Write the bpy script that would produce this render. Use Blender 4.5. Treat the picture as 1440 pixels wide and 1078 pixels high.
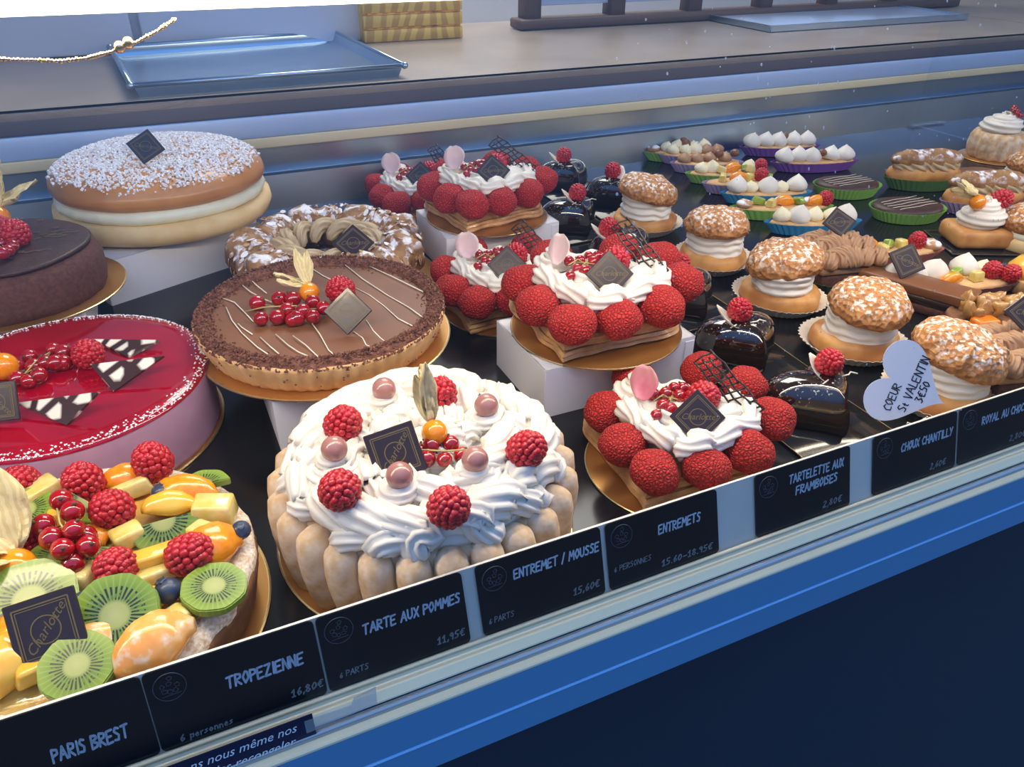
import bpy, bmesh, math, random
from math import sin, cos, pi, radians as R_
from mathutils import Vector, Matrix, noise
random.seed(7)
for o in list(bpy.data.objects): bpy.data.objects.remove(o)
SC = bpy.context.scene; COL = SC.collection
# ------------------------------------------------------------------ camera
FPX, YAW, PITCH, ROLL, CH = 1085.0, R_(25.1), R_(31.85), R_(-.6), .40
CF = Vector((sin(YAW)*cos(PITCH), cos(YAW)*cos(PITCH), -sin(PITCH)))
_r = Vector((cos(YAW), -sin(YAW), 0)); _d = CF.cross(_r)
CR = _r*cos(ROLL)+_d*sin(ROLL); CD = CF.cross(CR)
CAM = Vector((0, 0, CH))
cam = bpy.data.objects.new('camera', bpy.data.cameras.new('camera')); COL.objects.link(cam)
m = Matrix((( CR.x, -CD.x, -CF.x), (CR.y, -CD.y, -CF.y), (CR.z, -CD.z, -CF.z))).to_4x4()
m.translation = CAM; cam.matrix_world = m
cam.data.sensor_width = 36; cam.data.lens = FPX/1440*36; cam.data.clip_start = .01; cam.data.clip_end = 50
SC.camera = cam
def ray(x, y): return CF + CR*((x-720)/FPX) + CD*((y-539)/FPX)
def az(x, y, z): v = ray(x, y); return CAM + v*((z-CH)/v.z)      # photo point -> point on a level plane
def ay(x, y, Y): v = ray(x, y); return CAM + v*(Y/v.y)
# ------------------------------------------------------------------ exposure, sky
vs = SC.view_settings; vs.view_transform = 'Standard'; vs.look = 'None'; vs.gamma = 1; vs.use_curve_mapping = False
vs.exposure = 0.0
W = bpy.data.worlds.new('sky'); SC.world = W; W.use_nodes = True
nt = W.node_tree; nt.nodes.clear()
def WN(t): return nt.nodes.new(t)
o_ = WN('ShaderNodeOutputWorld'); bg = WN('ShaderNodeBackground'); cr = WN('ShaderNodeValToRGB')
tc = WN('ShaderNodeTexCoord'); sx = WN('ShaderNodeSeparateXYZ'); mr = WN('ShaderNodeMapRange')
nt.links.new(tc.outputs['Generated'], sx.inputs[0]); nt.links.new(sx.outputs['Z'], mr.inputs[0])
mr.inputs[1].default_value = -1; mr.inputs[2].default_value = 1
nt.links.new(mr.outputs[0], cr.inputs[0]); nt.links.new(cr.outputs[0], bg.inputs[0]); nt.links.new(bg.outputs[0], o_.inputs[0])
e = cr.color_ramp.elements
e[0].position = 0; e[0].color = (.05, .055, .065, 1); e[1].position = 1; e[1].color = (.26, .52, 1, 1)
for p, c in ((.49, (.035, .04, .05, 1)), (.58, (.05, .08, .15, 1)), (.72, (.17, .36, .80, 1))):
    q = e.new(p); q.color = c
bg.inputs[1].default_value = 1.45
LED_W = 10.5
# ------------------------------------------------------------------ materials
MATS = {}
def pm(name, c1, c2=None, sc=60, rough=.5, metal=0, bump=0, bsc=None, kind='noise', bkind='noise', sss=0, coat=0,
       dust=None, trans=0, spec=.5, lo=.35, hi=.65, emit=None, alpha=1, det=4, bdist=.001, sssr=(.01, .006, .004), up=True):
    mt = bpy.data.materials.new(name); mt.use_nodes = True; n = mt.node_tree; b = n.nodes['Principled BSDF']; L = n.links.new
    tcn = n.nodes.new('ShaderNodeTexCoord')
    def tex(k, s, d=det):
        if k == 'noise':
            t = n.nodes.new('ShaderNodeTexNoise'); t.inputs['Scale'].default_value = s; t.inputs['Detail'].default_value = d; out = t.outputs['Fac']
        elif k == 'wave':
            t = n.nodes.new('ShaderNodeTexWave'); t.inputs['Scale'].default_value = s; t.inputs['Distortion'].default_value = 6; out = t.outputs['Fac']
        else:
            t = n.nodes.new('ShaderNodeTexVoronoi'); t.inputs['Scale'].default_value = s
            if k == 'crack': t.feature = 'DISTANCE_TO_EDGE'
            out = t.outputs['Distance']
        L(tcn.outputs['Object'], t.inputs['Vector']); return out
    def c4(c): return (*c, 1)
    col = None
    if c2 is not None:
        rp = n.nodes.new('ShaderNodeValToRGB'); rp.color_ramp.elements[0].position = lo; rp.color_ramp.elements[1].position = hi
        rp.color_ramp.elements[0].color = c4(c1); rp.color_ramp.elements[1].color = c4(c2)
        L(tex(kind, sc), rp.inputs[0]); col = rp.outputs[0]
    b.inputs['Base Color'].default_value = c4(c1)
    if dust:
        dc, dsc, dlo, dhi = dust
        mx = n.nodes.new('ShaderNodeMix'); mx.data_type = 'RGBA'
        if col: L(col, mx.inputs[6])
        else: mx.inputs[6].default_value = c4(c1)
        mx.inputs[7].default_value = c4(dc)
        rp = n.nodes.new('ShaderNodeMapRange'); rp.inputs[1].default_value = dlo; rp.inputs[2].default_value = dhi
        L(tex('noise', dsc, 6), rp.inputs[0]); f = rp.outputs[0]
        if up:
            g = n.nodes.new('ShaderNodeNewGeometry'); s = n.nodes.new('ShaderNodeSeparateXYZ'); L(g.outputs['Normal'], s.inputs[0])
            q = n.nodes.new('ShaderNodeMapRange'); q.inputs[1].default_value = .1; q.inputs[2].default_value = .7; L(s.outputs['Z'], q.inputs[0])
            mu = n.nodes.new('ShaderNodeMath'); mu.operation = 'MULTIPLY'; L(f, mu.inputs[0]); L(q.outputs[0], mu.inputs[1]); f = mu.outputs[0]
        L(f, mx.inputs[0]); col = mx.outputs[2]
    if col: L(col, b.inputs['Base Color'])
    b.inputs['Roughness'].default_value = rough; b.inputs['Metallic'].default_value = metal
    b.inputs['Specular IOR Level'].default_value = spec
    b.inputs['Coat Weight'].default_value = coat; b.inputs['Coat Roughness'].default_value = .06
    if sss:
        b.inputs['Subsurface Weight'].default_value = sss; b.inputs['Subsurface Radius'].default_value = sssr; b.inputs['Subsurface Scale'].default_value = 1
    if trans: b.inputs['Transmission Weight'].default_value = trans
    if alpha < 1: b.inputs['Alpha'].default_value = alpha
    if emit:
        b.inputs['Emission Color'].default_value = c4(emit[0]); b.inputs['Emission Strength'].default_value = emit[1]
    if bump:
        bn = n.nodes.new('ShaderNodeBump'); bn.inputs['Strength'].default_value = bump; bn.inputs['Distance'].default_value = bdist
        L(tex(bkind, bsc or sc*2), bn.inputs['Height']); L(bn.outputs[0], b.inputs['Normal'])
    MATS[name] = mt; return mt
pm('cream', (.76, .72, .63), rough=.5, sss=.06, bump=.15, bsc=300)
pm('cream_yellow', (.86, .80, .58), (.80, .70, .42), sc=30, rough=.5, sss=.2)
pm('custard', (.80, .80, .60), rough=.4, sss=.2, bump=.3, bsc=90)
pm('coffee_cream', (.42, .24, .12), (.34, .18, .09), sc=40, rough=.5, sss=.1)
pm('praline_cream', (.50, .38, .22), (.42, .30, .16), sc=60, rough=.45, sss=.1)
pm('puff', (.60, .36, .15), (.38, .18, .06), sc=60, rough=.45, bump=.5, bsc=160, coat=.15)
pm('puff_top', (.34, .13, .05), (.52, .26, .09), sc=50, rough=.35, bump=.4, bsc=120, coat=.3)
pm('craquelin', (.20, .004, .006), (.58, .022, .016), sc=300, rough=.8, bump=1, bsc=300, bkind='crack', bdist=.004, kind='crack', lo=0, hi=.16)
pm('choux', (.66, .34, .10), (.40, .16, .04), sc=30, rough=.5, bump=.4, bsc=120)
pm('choux_top', (.58, .27, .08), (.38, .15, .04), sc=140, rough=.6, bump=1, bsc=170, bkind='voronoi', bdist=.003, dust=((.90, .84, .76), 210, .5, .62))
pm('raspberry', (.50, .010, .022), (.36, .006, .014), sc=120, rough=.32, sss=.2, coat=.15)
pm('raspberry_core', (.42, .01, .015), rough=.5)
pm('currant', (.42, .004, .010), (.26, .002, .006), sc=80, rough=.08, sss=.25, coat=.8)
pm('stem', (.45, .36, .14), rough=.6)
pm('tip', (.10, .06, .03), rough=.8)
pm('glaze_red', (.36, .0, .016), (.26, .0, .012), sc=14, rough=.10, coat=.6, bump=.05, bsc=30)
pm('mousse', (.40, .23, .32), (.35, .19, .28), sc=40, rough=.5, sss=.1)
pm('choc_milk', (.21, .085, .035), (.16, .06, .024), sc=12, rough=.38, bump=.15, bsc=26)
pm('choc_dark', (.030, .014, .010), rough=.3, coat=.2)
pm('choc_soft', (.055, .022, .014), (.035, .014, .010), sc=70, rough=.5, bump=.5, bsc=200)
pm('choc_mirror', (.016, .008, .007), rough=.04, coat=1, spec=.6, dust=((.75, .72, .70), 330, .62, .70))
pm('choc_cake', (.12, .045, .030), (.075, .028, .02), sc=260, rough=.9, bump=.8, bsc=500)
pm('crumb', (.25, .105, .065), (.12, .045, .03), sc=200, rough=.85)
pm('crust', (.74, .47, .22), (.62, .36, .14), sc=50, rough=.7, bump=.2, bsc=200)
pm('crust_brown', (.22, .10, .04), (.15, .06, .025), sc=60, rough=.7, bump=.4, bsc=220)
pm('brioche', (.62, .29, .08), (.48, .20, .05), sc=16, rough=.35, coat=.15, bump=.1, bsc=60)
pm('brioche_side', (.80, .60, .30), (.70, .48, .20), sc=30, rough=.7, bump=.3, bsc=160)
pm('biscuit', (.62, .40, .19), (.50, .28, .11), sc=40, rough=.85, bump=.3, bsc=260, dust=((.78, .68, .54), 90, .35, .75), up=False)
pm('sugar', (.86, .86, .88), rough=.6, sss=.1)
pm('icing_dust', (.60, .42, .24), (.86, .82, .72), sc=420, rough=.9, bump=.6, bsc=500)
pm('almond', (.52, .30, .13), (.36, .17, .06), sc=70, rough=.6, dust=((.86, .86, .90), 90, .46, .56))
pm('ring_pastry', (.40, .22, .08), (.22, .10, .03), sc=60, rough=.6, bump=.8, bsc=130, dust=((.84, .84, .90), 75, .48, .58), bdist=.003)
pm('pearl', (.42, .20, .17), (.36, .16, .14), sc=100, rough=.22, coat=.5)
pm('orange_fruit', (.92, .34, .01), (.80, .24, .005), sc=160, rough=.2, sss=.25, coat=.6, bump=.3, bsc=300)
pm('mandarin', (.88, .36, .06), (.90, .48, .14), sc=60, rough=.2, sss=.3, coat=.5, bump=.2, bsc=200, dust=((.9, .8, .66), 120, .52, .7))
pm('pineapple', (.66, .50, .10), (.76, .64, .26), sc=90, rough=.14, sss=.2, coat=.6, bump=.3, bsc=200)
pm('mango', (.90, .42, .02), (.86, .55, .08), sc=20, rough=.18, coat=.7, sss=.2)
pm('kiwi_skinless', (.26, .38, .04), (.18, .30, .03), sc=50, rough=.25, coat=.6, sss=.2)
pm('blueberry', (.018, .032, .075), (.05, .07, .12), sc=60, rough=.4, coat=.2)
pm('physalis', (.90, .33, .005), (.80, .24, .002), sc=60, rough=.14, coat=.7, sss=.2)
pm('husk', (.80, .68, .36), (.70, .56, .26), sc=90, rough=.7, bump=.6, bsc=180, kind='wave', sss=.1)
pm('petal_pink', (.82, .50, .52), (.90, .78, .72), sc=20, rough=.5, sss=.2)
pm('petal_rose', (.60, .06, .16), (.82, .42, .42), sc=22, rough=.5, sss=.2)
pm('white_choc', (.84, .78, .64), rough=.35, sss=.1)
pm('marbled', (.05, .025, .025), (.84, .78, .66), sc=62, rough=.25, kind='crack', lo=.13, hi=.24, coat=.3)
pm('gold_print', (.16, .115, .045), rough=.6)
pm('gold_board', (.62, .33, .10), (.56, .28, .08), sc=6, rough=.28, metal=.75)
pm('gold_edge', (.80, .62, .32), rough=.25, metal=.9)
pm('white_card', (.74, .74, .76), rough=.6)
pm('box_lining', (.50, .50, .52), rough=.7)
pm('jelly', (.62, .36, .06), (.72, .50, .14), sc=30, rough=.06, coat=1, sss=.2, bump=.5, bsc=60, bdist=.003)
pm('black_floor', (.006, .007, .010), (.011, .012, .016), sc=8, rough=.18, spec=.35)
pm('steel', (.50, .62, .74), (.42, .54, .66), sc=5, rough=.28, metal=1)  # blue tint puts the reflected sky into the base colour
pm('steel_rail', (.62, .62, .60), rough=.25, metal=1)
pm('rail_cream', (.95, .80, .52), rough=.3)
pm('rail_grey', (.42, .44, .45), rough=.3, metal=.7)
pm('rail_sky_blue', (.085, .30, .56), rough=.32)  # aluminium rail front, its sky reflection put into the base colour
pm('edge_highlight', (.30, .60, .95), rough=.25)  # lighter colour painted as the highlight along the groove edge
pm('navy', (.002, .022, .052), (.002, .018, .044), sc=2, rough=.5)
pm('gasket', (.02, .022, .025), rough=.6)
pm('stone', (.38, .31, .24), (.32, .265, .21), sc=9, rough=.35, bump=.05, bsc=80)
pm('stone_edge', (.12, .11, .12), rough=.5)
pm('brass', (.82, .72, .44), (.78, .66, .38), sc=4, rough=.35)
pm('alu_blue', (.46, .62, .88), rough=.35, metal=.2)
pm('plaster', (.72, .74, .80), rough=.8)
pm('shop_floor', (.25, .22, .2), (.2, .18, .16), sc=2, rough=.6)
pm('wood_yellow', (.88, .58, .10), (.62, .36, .05), sc=12, rough=.5, kind='wave')
pm('wood_dark', (.13, .075, .045), rough=.5)
pm('glass_pale', (.50, .62, .82), rough=.15)
pm('card_black', (.006, .008, .012), (.009, .012, .018), sc=20, rough=.18)
pm('chalk', (.74, .80, .88), rough=.7)
pm('chalk_dim', (.36, .36, .36), rough=.7)
pm('logo_grey', (.085, .10, .13), rough=.6)
pm('backing', (.78, .72, .62), (.62, .58, .50), sc=6, rough=.4)
pm('sticker', (.006, .010, .045), rough=.3)
pm('note_paper', (.60, .66, .78), rough=.7)
pm('ink', (.03, .03, .04), rough=.6)
pm('clip_metal', (.40, .36, .30), rough=.25, metal=1)
pm('tape', (.66, .68, .68), rough=.3)
pm('led', (1, .93, .8), emit=((1, .84, .60), 7.0))
pm('gold_bead', (.80, .58, .25), rough=.2, metal=1)
pm('walnut', (.55, .32, .10), (.38, .18, .05), sc=80, rough=.3, coat=.5, bump=.6, bsc=160)
pm('carrot', (.80, .20, .01), rough=.3, coat=.4)
pm('spot', (.8, .85, .9), rough=.4, alpha=.4)
pm('clear_plastic', (.5, .55, .6), rough=.1, alpha=.35)
for nm, c in dict(case_green=(.20, .42, .08), case_purple=(.16, .06, .32), case_blue=(.03, .24, .46), case_lilac=(.34, .27, .46), case_red=(.42, .14, .10), case_dark=(.06, .15, .04)).items():
    pm(nm, c, rough=.6)
pm('case_white', (.72, .66, .55), rough=.7)
pm('tray_black', (.012, .012, .015), rough=.12)
# kiwi: rings of flesh, seeds and white core round the slice's own axis
def kiwi_mat():
    mt = bpy.data.materials.new('kiwi'); mt.use_nodes = True; n = mt.node_tree; L = n.links.new; b = n.nodes['Principled BSDF']
    t = n.nodes.new('ShaderNodeTexCoord'); s = n.nodes.new('ShaderNodeSeparateXYZ'); L(t.outputs['Object'], s.inputs[0])
    def M(op, a, bb=None):
        q = n.nodes.new('ShaderNodeMath'); q.operation = op
        for i, v in enumerate((a, bb)):
            if v is None: continue
            if isinstance(v, (int, float)): q.inputs[i].default_value = v
            else: L(v, q.inputs[i])
        return q.outputs[0]
    r = M('SQRT', M('ADD', M('POWER', s.outputs[0], 2), M('POWER', s.outputs[1], 2)))
    a = M('ARCTAN2', s.outputs[1], s.outputs[0])
    streak = M('MULTIPLY', M('ADD', M('SINE', M('MULTIPLY', a, 34)), 1), .5)
    rp = n.nodes.new('ShaderNodeValToRGB'); L(M('DIVIDE', r, .024), rp.inputs[0])
    E = rp.color_ramp.elements; E[0].position = 0; E[0].color = (.42, .44, .17, 1); E[1].position = 1; E[1].color = (.13, .26, .02, 1)
    for p, c in ((.26, (.34, .38, .12, 1)), (.36, (.08, .15, .02, 1)), (.6, (.13, .23, .02, 1)), (.88, (.21, .32, .03, 1))):
        q = E.new(p); q.color = c
    m1 = n.nodes.new('ShaderNodeMix'); m1.data_type = 'RGBA'; L(rp.outputs[0], m1.inputs[6]); m1.inputs[7].default_value = (.28, .36, .09, 1)
    L(M('MULTIPLY', M('GREATER_THAN', streak, .8), .5), m1.inputs[0])
    band = M('MULTIPLY', M('GREATER_THAN', r, .0078), M('LESS_THAN', r, .0150))
    seed = M('MULTIPLY', band, M('LESS_THAN', streak, .34))
    vo = n.nodes.new('ShaderNodeTexNoise'); vo.inputs['Scale'].default_value = 380; L(t.outputs['Object'], vo.inputs['Vector'])
    seed = M('MULTIPLY', seed, M('GREATER_THAN', vo.outputs[0], .44))
    m2 = n.nodes.new('ShaderNodeMix'); m2.data_type = 'RGBA'; L(m1.outputs[2], m2.inputs[6]); m2.inputs[7].default_value = (.012, .012, .006, 1); L(seed, m2.inputs[0])
    L(m2.outputs[2], b.inputs['Base Color']); b.inputs['Roughness'].default_value = .3; b.inputs['Coat Weight'].default_value = .15
    MATS['kiwi'] = mt
kiwi_mat()
# thin clear glass: passes light, reflects by Fresnel
def glass_mat(name, tint):
    mt = bpy.data.materials.new(name); mt.use_nodes = True; n = mt.node_tree; n.nodes.clear(); L = n.links.new
    o = n.nodes.new('ShaderNodeOutputMaterial'); mx = n.nodes.new('ShaderNodeMixShader'); tr = n.nodes.new('ShaderNodeBsdfTransparent')
    gl = n.nodes.new('ShaderNodeBsdfGlossy'); lw = n.nodes.new('ShaderNodeLayerWeight'); lw.inputs[0].default_value = .5
    pw = n.nodes.new('ShaderNodeMath'); pw.operation = 'POWER'; pw.inputs[1].default_value = 5; L(lw.outputs['Facing'], pw.inputs[0])
    fr = n.nodes.new('ShaderNodeMath'); fr.operation = 'MULTIPLY_ADD'; fr.inputs[1].default_value = .96; fr.inputs[2].default_value = .04; L(pw.outputs[0], fr.inputs[0])
    gl.inputs['Roughness'].default_value = 0.02; tr.inputs[0].default_value = (*tint, 1)
    L(fr.outputs[0], mx.inputs[0]); L(tr.outputs[0], mx.inputs[1]); L(gl.outputs[0], mx.inputs[2]); L(mx.outputs[0], o.inputs[0]); MATS[name] = mt
glass_mat('glass', (.96, .98, 1))
# ------------------------------------------------------------------ objects
def link(name, me, mat=None, parent=None, loc=(0, 0, 0), rot=None, kind=None):
    o = bpy.data.objects.new(name, me); COL.objects.link(o)
    if mat and me is not None and not me.materials:
        for mm in (mat if isinstance(mat, (list, tuple)) else [mat]): me.materials.append(MATS[mm])
    if parent is not None: o.parent = parent
    o.location = loc
    if rot is not None:
        if isinstance(rot, Matrix): o.rotation_mode = 'QUATERNION'; o.rotation_quaternion = rot.to_quaternion()
        else: o.rotation_euler = rot
    if kind: o['kind'] = kind
    return o
def tag(o, label, cat, group=None):
    o['label'] = label; o['category'] = cat
    if group: o['group'] = group
    return o
def thing(name, label, cat, loc, group=None, rz=0):
    o = bpy.data.objects.new(name, None); COL.objects.link(o); o.location = loc; o.rotation_euler = (0, 0, rz); o.empty_display_size = .01
    return tag(o, label, cat, group)
class G:                                                          # collects geometry for ONE mesh
    def __init__(s): s.v = []; s.f = []; s.m = []
    def add(s, v, f, mi=0, mat=None):
        b = len(s.v); s.v += [(mat @ Vector(p) if mat is not None else Vector(p)) for p in v]
        s.f += [tuple(i+b for i in q) for q in f]; s.m += [mi]*len(f); return s
    def mesh(s, name='m', mats=None, smooth=True, sharp=None):
        me = bpy.data.meshes.new(name); me.from_pydata([tuple(p) for p in s.v], [], s.f)
        if mats:
            for q in (mats if isinstance(mats, (list, tuple)) else [mats]): me.materials.append(MATS[q])
            me.polygons.foreach_set('material_index', s.m)
        me.polygons.foreach_set('use_smooth', [smooth]*len(s.f))
        if smooth and sharp: me.set_sharp_from_angle(angle=R_(sharp))
        me.update(); return me
def box(sx, sy, sz, c=(0, 0, 0), bv=0):
    x, y, z = sx/2, sy/2, sz/2; cx, cy, cz = c
    v = [(cx+a*x, cy+b*y, cz+d*z) for a in (-1, 1) for b in (-1, 1) for d in (-1, 1)]
    return v, [(0, 1, 3, 2), (4, 6, 7, 5), (0, 4, 5, 1), (2, 3, 7, 6), (0, 2, 6, 4), (1, 5, 7, 3)]
def bevbox(sx, sy, sz, bv, seg=2, jit=0, taper=1):
    bm = bmesh.new(); bmesh.ops.create_cube(bm, size=1)
    for v in bm.verts: v.co = Vector((v.co.x*sx*(taper if v.co.z > 0 else 1), v.co.y*sy*(taper if v.co.z > 0 else 1), v.co.z*sz)) + Vector([random.uniform(-jit, jit) for _ in range(3)])
    bmesh.ops.bevel(bm, geom=bm.edges[:], offset=bv, segments=seg, affect='EDGES', profile=.5)
    v = [q.co.copy() for q in bm.verts]; f = [tuple(x.index for x in p.verts) for p in bm.faces]; bm.free(); return v, f
def stack(fn, rings, n=48, cap0=True, cap1=True):
    """fn(angle, ring index) -> (x, y) at scale 1; rings = [(scale, z)]"""
    v = []; f = []
    for k, (s, z) in enumerate(rings):
        for i in range(n):
            x, y = fn(2*pi*i/n, k)[:2]; v.append((x*s, y*s, z))
    for k in range(len(rings)-1):
        for i in range(n):
            j = (i+1) % n; f.append((k*n+i, k*n+j, (k+1)*n+j, (k+1)*n+i))
    if cap0: f.append(tuple(range(n))[::-1])
    if cap1: f.append(tuple((len(rings)-1)*n+i for i in range(n)))
    return v, f
circ = lambda a, k: (cos(a), sin(a))
def ellip(rx, ry): return lambda a, k: (rx*cos(a), ry*sin(a))
def boat(L, Wd): return lambda a, k: (L*cos(a), Wd*sin(a)*(abs(sin(a))+1e-6)**.25)
def fluted(fn, n, amp, ks=None):
    def g(a, k):
        x, y = fn(a, k)[:2]; q = 1 + (amp*cos(n*a) if (ks is None or k in ks) else 0); return x*q, y*q
    return g
def heart(a, k=0):
    a = a + pi; x = 16*sin(a)**3; y = 13*cos(a)-5*cos(2*a)-2*cos(3*a)-cos(4*a)
    return x/16, (y+2.5)/16
def sph(r, n=12, mdl=8, sq=(1, 1, 1)):
    v = [(0, 0, -r*sq[2])]; f = []
    for j in range(1, mdl):
        t = -pi/2+pi*j/mdl
        for i in range(n): v.append((r*cos(t)*cos(2*pi*i/n)*sq[0], r*cos(t)*sin(2*pi*i/n)*sq[1], r*sin(t)*sq[2]))
    v.append((0, 0, r*sq[2])); T = len(v)-1
    for i in range(n):
        j = (i+1) % n; f.append((0, 1+j, 1+i)); f.append((T, T-n+i, T-n+j))
        for k in range(mdl-2): f.append((1+k*n+i, 1+k*n+j, 1+(k+1)*n+j, 1+(k+1)*n+i))
    return v, f
def lumpy(vf, amp, sc, seed=0, up=0):
    v, f = vf; o = Vector((seed*3.1, seed*1.7, seed*.9)); out = []
    for p in v:
        p = Vector(p); q = p.normalized() if p.length > 1e-9 else Vector((0, 0, 1))
        out.append(p + q*amp*noise.noise(p*sc+o))
    return out, f
def tube(pts, rad, n=8, star=0, depth=0, twist=0, caps=True):
    pts = [Vector(p) for p in pts]; N = len(pts); v = []; f = []
    rr = rad if hasattr(rad, '__len__') else [rad]*N
    up = Vector((0, 0, 1)); prev = None
    for i, p in enumerate(pts):
        t = (pts[min(i+1, N-1)]-pts[max(i-1, 0)]).normalized()
        if prev is None: a = t.cross(up if abs(t.z) < .9 else Vector((1, 0, 0))).normalized()
        else: a = (prev - t*prev.dot(t)).normalized()
        prev = a; b = t.cross(a)
        for k in range(n):
            th = 2*pi*k/n; q = rr[i]*(1+(depth*cos(star*th) if star else 0))
            v.append(p + (a*cos(th+twist*i)+b*sin(th+twist*i))*q)
    for i in range(N-1):
        for k in range(n):
            j = (k+1) % n; f.append((i*n+k, i*n+j, (i+1)*n+j, (i+1)*n+k))
    if caps: f.append(tuple(range(n))[::-1]); f.append(tuple((N-1)*n+k for k in range(n)))
    return v, f
def T(loc=(0, 0, 0), rx=0, ry=0, rz=0, s=1):
    return Matrix.Translation(Vector(loc)) @ Matrix.Rotation(rz, 4, 'Z') @ Matrix.Rotation(ry, 4, 'Y') @ Matrix.Rotation(rx, 4, 'X') @ Matrix.Scale(s, 4)
def frame(nrm, spin=0):
    """rotation whose local Z is nrm and local Y points up as far as it can, then spun"""
    z = Vector(nrm).normalized(); x = Vector((0, 0, 1)).cross(z).normalized(); y = z.cross(x)
    return Matrix((x, y, z)).transposed() @ Matrix.Rotation(spin, 3, 'Z')
def rope(pts, rad, lobes=8, depth=.22, twist=.16): return tube(pts, rad, n=lobes*4, star=lobes, depth=depth, twist=twist)
def spiral(r0, turns, h, rr, n=34, a0=0, flat=False):
    P = []; Q = []
    for i in range(n):
        t = i/(n-1); a = a0+2*pi*turns*t; r = r0*(1-t)**.8
        P.append((r*cos(a), r*sin(a), h*t)); Q.append(rr*(1-.55*t)*(1 if 0 < i < n-1 else .3))
    return P, Q
# --- stroke lettering (hand-drawn capitals), unit height 1
GL = {'A': 'M0,0 .3,1 .6,0M.1,.38 .52,.38', 'B': 'M0,0 0,1 .4,.95 .5,.75 .05,.55 .5,.35 .45,.1 0,0', 'C': 'M.5,.85 .25,1 0,.55 .15,.05 .5,.12',
 'D': 'M0,0 0,1 .45,.75 .5,.35 .3,.05 0,0', 'E': 'M.5,1 0,.95 0,0 .5,.05M0,.5 .4,.53', 'F': 'M.5,1 0,.95 0,0M0,.5 .4,.53', 'H': 'M0,0 0,1M.5,0 .5,1M0,.5 .5,.5',
 'I': 'M.1,0 .1,1', 'L': 'M0,1 0,0 .45,.05', 'M': 'M0,0 .08,1 .32,.4 .58,1 .66,0', 'N': 'M0,0 .02,1 .48,0 .5,1', 'O': 'M.25,1 0,.55 .2,0 .5,.4 .42,.9 .25,1',
 'P': 'M0,0 0,1 .45,.9 .45,.6 0,.45', 'R': 'M0,0 0,1 .45,.9 .42,.6 0,.5 .5,0', 'S': 'M.48,.9 .2,1 .05,.75 .42,.4 .35,.05 0,.08', 'T': 'M0,.95 .6,1M.3,.97 .28,0',
 'U': 'M0,1 .03,.2 .25,0 .48,.25 .5,1', 'V': 'M0,1 .25,0 .5,1', 'X': 'M0,1 .5,0M.5,1 0,0', 'Y': 'M0,1 .25,.5M.5,1 .15,0', 'Z': 'M0,.95 .5,1 0,0 .5,.05', 'G': 'M.5,.85 .2,1 0,.5 .2,0 .5,.15 .5,.45 .3,.45',
 '0': 'M.2,.8 0,.4 .15,0 .4,.3 .35,.7 .2,.8', '1': 'M0,.55 .2,.85 .2,0M.05,0 .35,0', '2': 'M.02,.7 .2,.85 .35,.65 0,0 .4,.02', '3': 'M0,.85 .35,.8 .15,.5 .4,.25 .2,0 0,.05', '4': 'M.2,.85 0,.3 .4,.32M.3,.5 .28,0',
 '5': 'M.4,.85 .08,.82 .05,.5 .35,.4 .3,.05 0,0', '6': 'M.3,.85 .03,.35 .15,0 .38,.2 .3,.42 .05,.3', '8': 'M.2,.45 .02,.65 .2,.85 .36,.65 .2,.45 0,.2 .2,0 .4,.2 .2,.45', '9': 'M.36,.65 .2,.85 .03,.6 .2,.42 .36,.65 .3,0',
 '€': 'M.5,.8 .25,.85 .08,.45 .2,.02 .48,.08M0,.55 .35,.58M0,.35 .32,.38', ',': 'M.1,.1 .03,-.15', '.': 'M.05,.02 .08,.06', '/': 'M0,-.1 .35,1.05', '-': 'M.05,.35 .45,.38', 't': 'M.12,.7 .12,.1 .25,.02M0,.45 .26,.48',
 'p': 'M0,.55 .02,-.25M0,.45 .3,.5 .3,.1 0,.05', 'e': 'M.02,.25 .32,.3 .18,.52 .02,.25 .15,0 .33,.08', 'r': 'M.02,.5 .05,0M.04,.35 .25,.5', 's': 'M.3,.48 .08,.42 .28,.15 0,.02', 'o': 'M.17,.5 0,.25 .17,0 .34,.25 .17,.5', 'n': 'M.02,.5 .03,0M.03,.35 .2,.5 .32,.3 .32,0'}
def strokes(text, h, wd, sp=.18, jit=.03, rot=0, lean=.12):
    g = G(); x = 0; rnd = random.Random(hash(len(text))+ord(text[0]))
    for ch in text:
        if ch == ' ': x += .42; continue
        mxx = 0; dy = rnd.uniform(-jit, jit); sh = rnd.uniform(-.04, .04)+lean
        for pl in GL[ch].split('M')[1:]:
            P = [tuple(map(float, q.split(','))) for q in pl.split()]
            mxx = max(mxx, max(p[0] for p in P))
            P = [Vector((x+p[0]+sh*p[1], p[1]+dy, 0))*h for p in P]
            for i in range(len(P)-1):
                a, b = P[i], P[i+1]; d = (b-a)
                if d.length < 1e-9: continue
                n_ = Vector((-d.y, d.x, 0)).normalized()*wd/2; e_ = d.normalized()*wd*.35
                g.add([a-e_-n_*.7, b+e_-n_*.7, b+e_+n_*.7, a-e_+n_*.7, a-n_, b-n_, b+n_, a+n_], [(0, 1, 2, 3), (4, 5, 6, 7)])
        x += mxx+sp
    return g, (x-sp)*h
_fc = {}
def font_mesh(text, size, shear=.3, key=None):
    k = (text, size, shear)
    if k in _fc: return _fc[k]
    cu = bpy.data.curves.new('t', 'FONT'); cu.body = text; cu.size = size; cu.shear = shear; cu.align_x = 'CENTER'; cu.align_y = 'CENTER'; cu.resolution_u = 2; cu.offset = 0
    o = bpy.data.objects.new('t', cu); COL.objects.link(o); dg = bpy.context.evaluated_depsgraph_get()
    me = bpy.data.meshes.new_from_object(o.evaluated_get(dg)); bpy.data.objects.remove(o); me.materials.clear(); _fc[k] = me; return me
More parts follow.
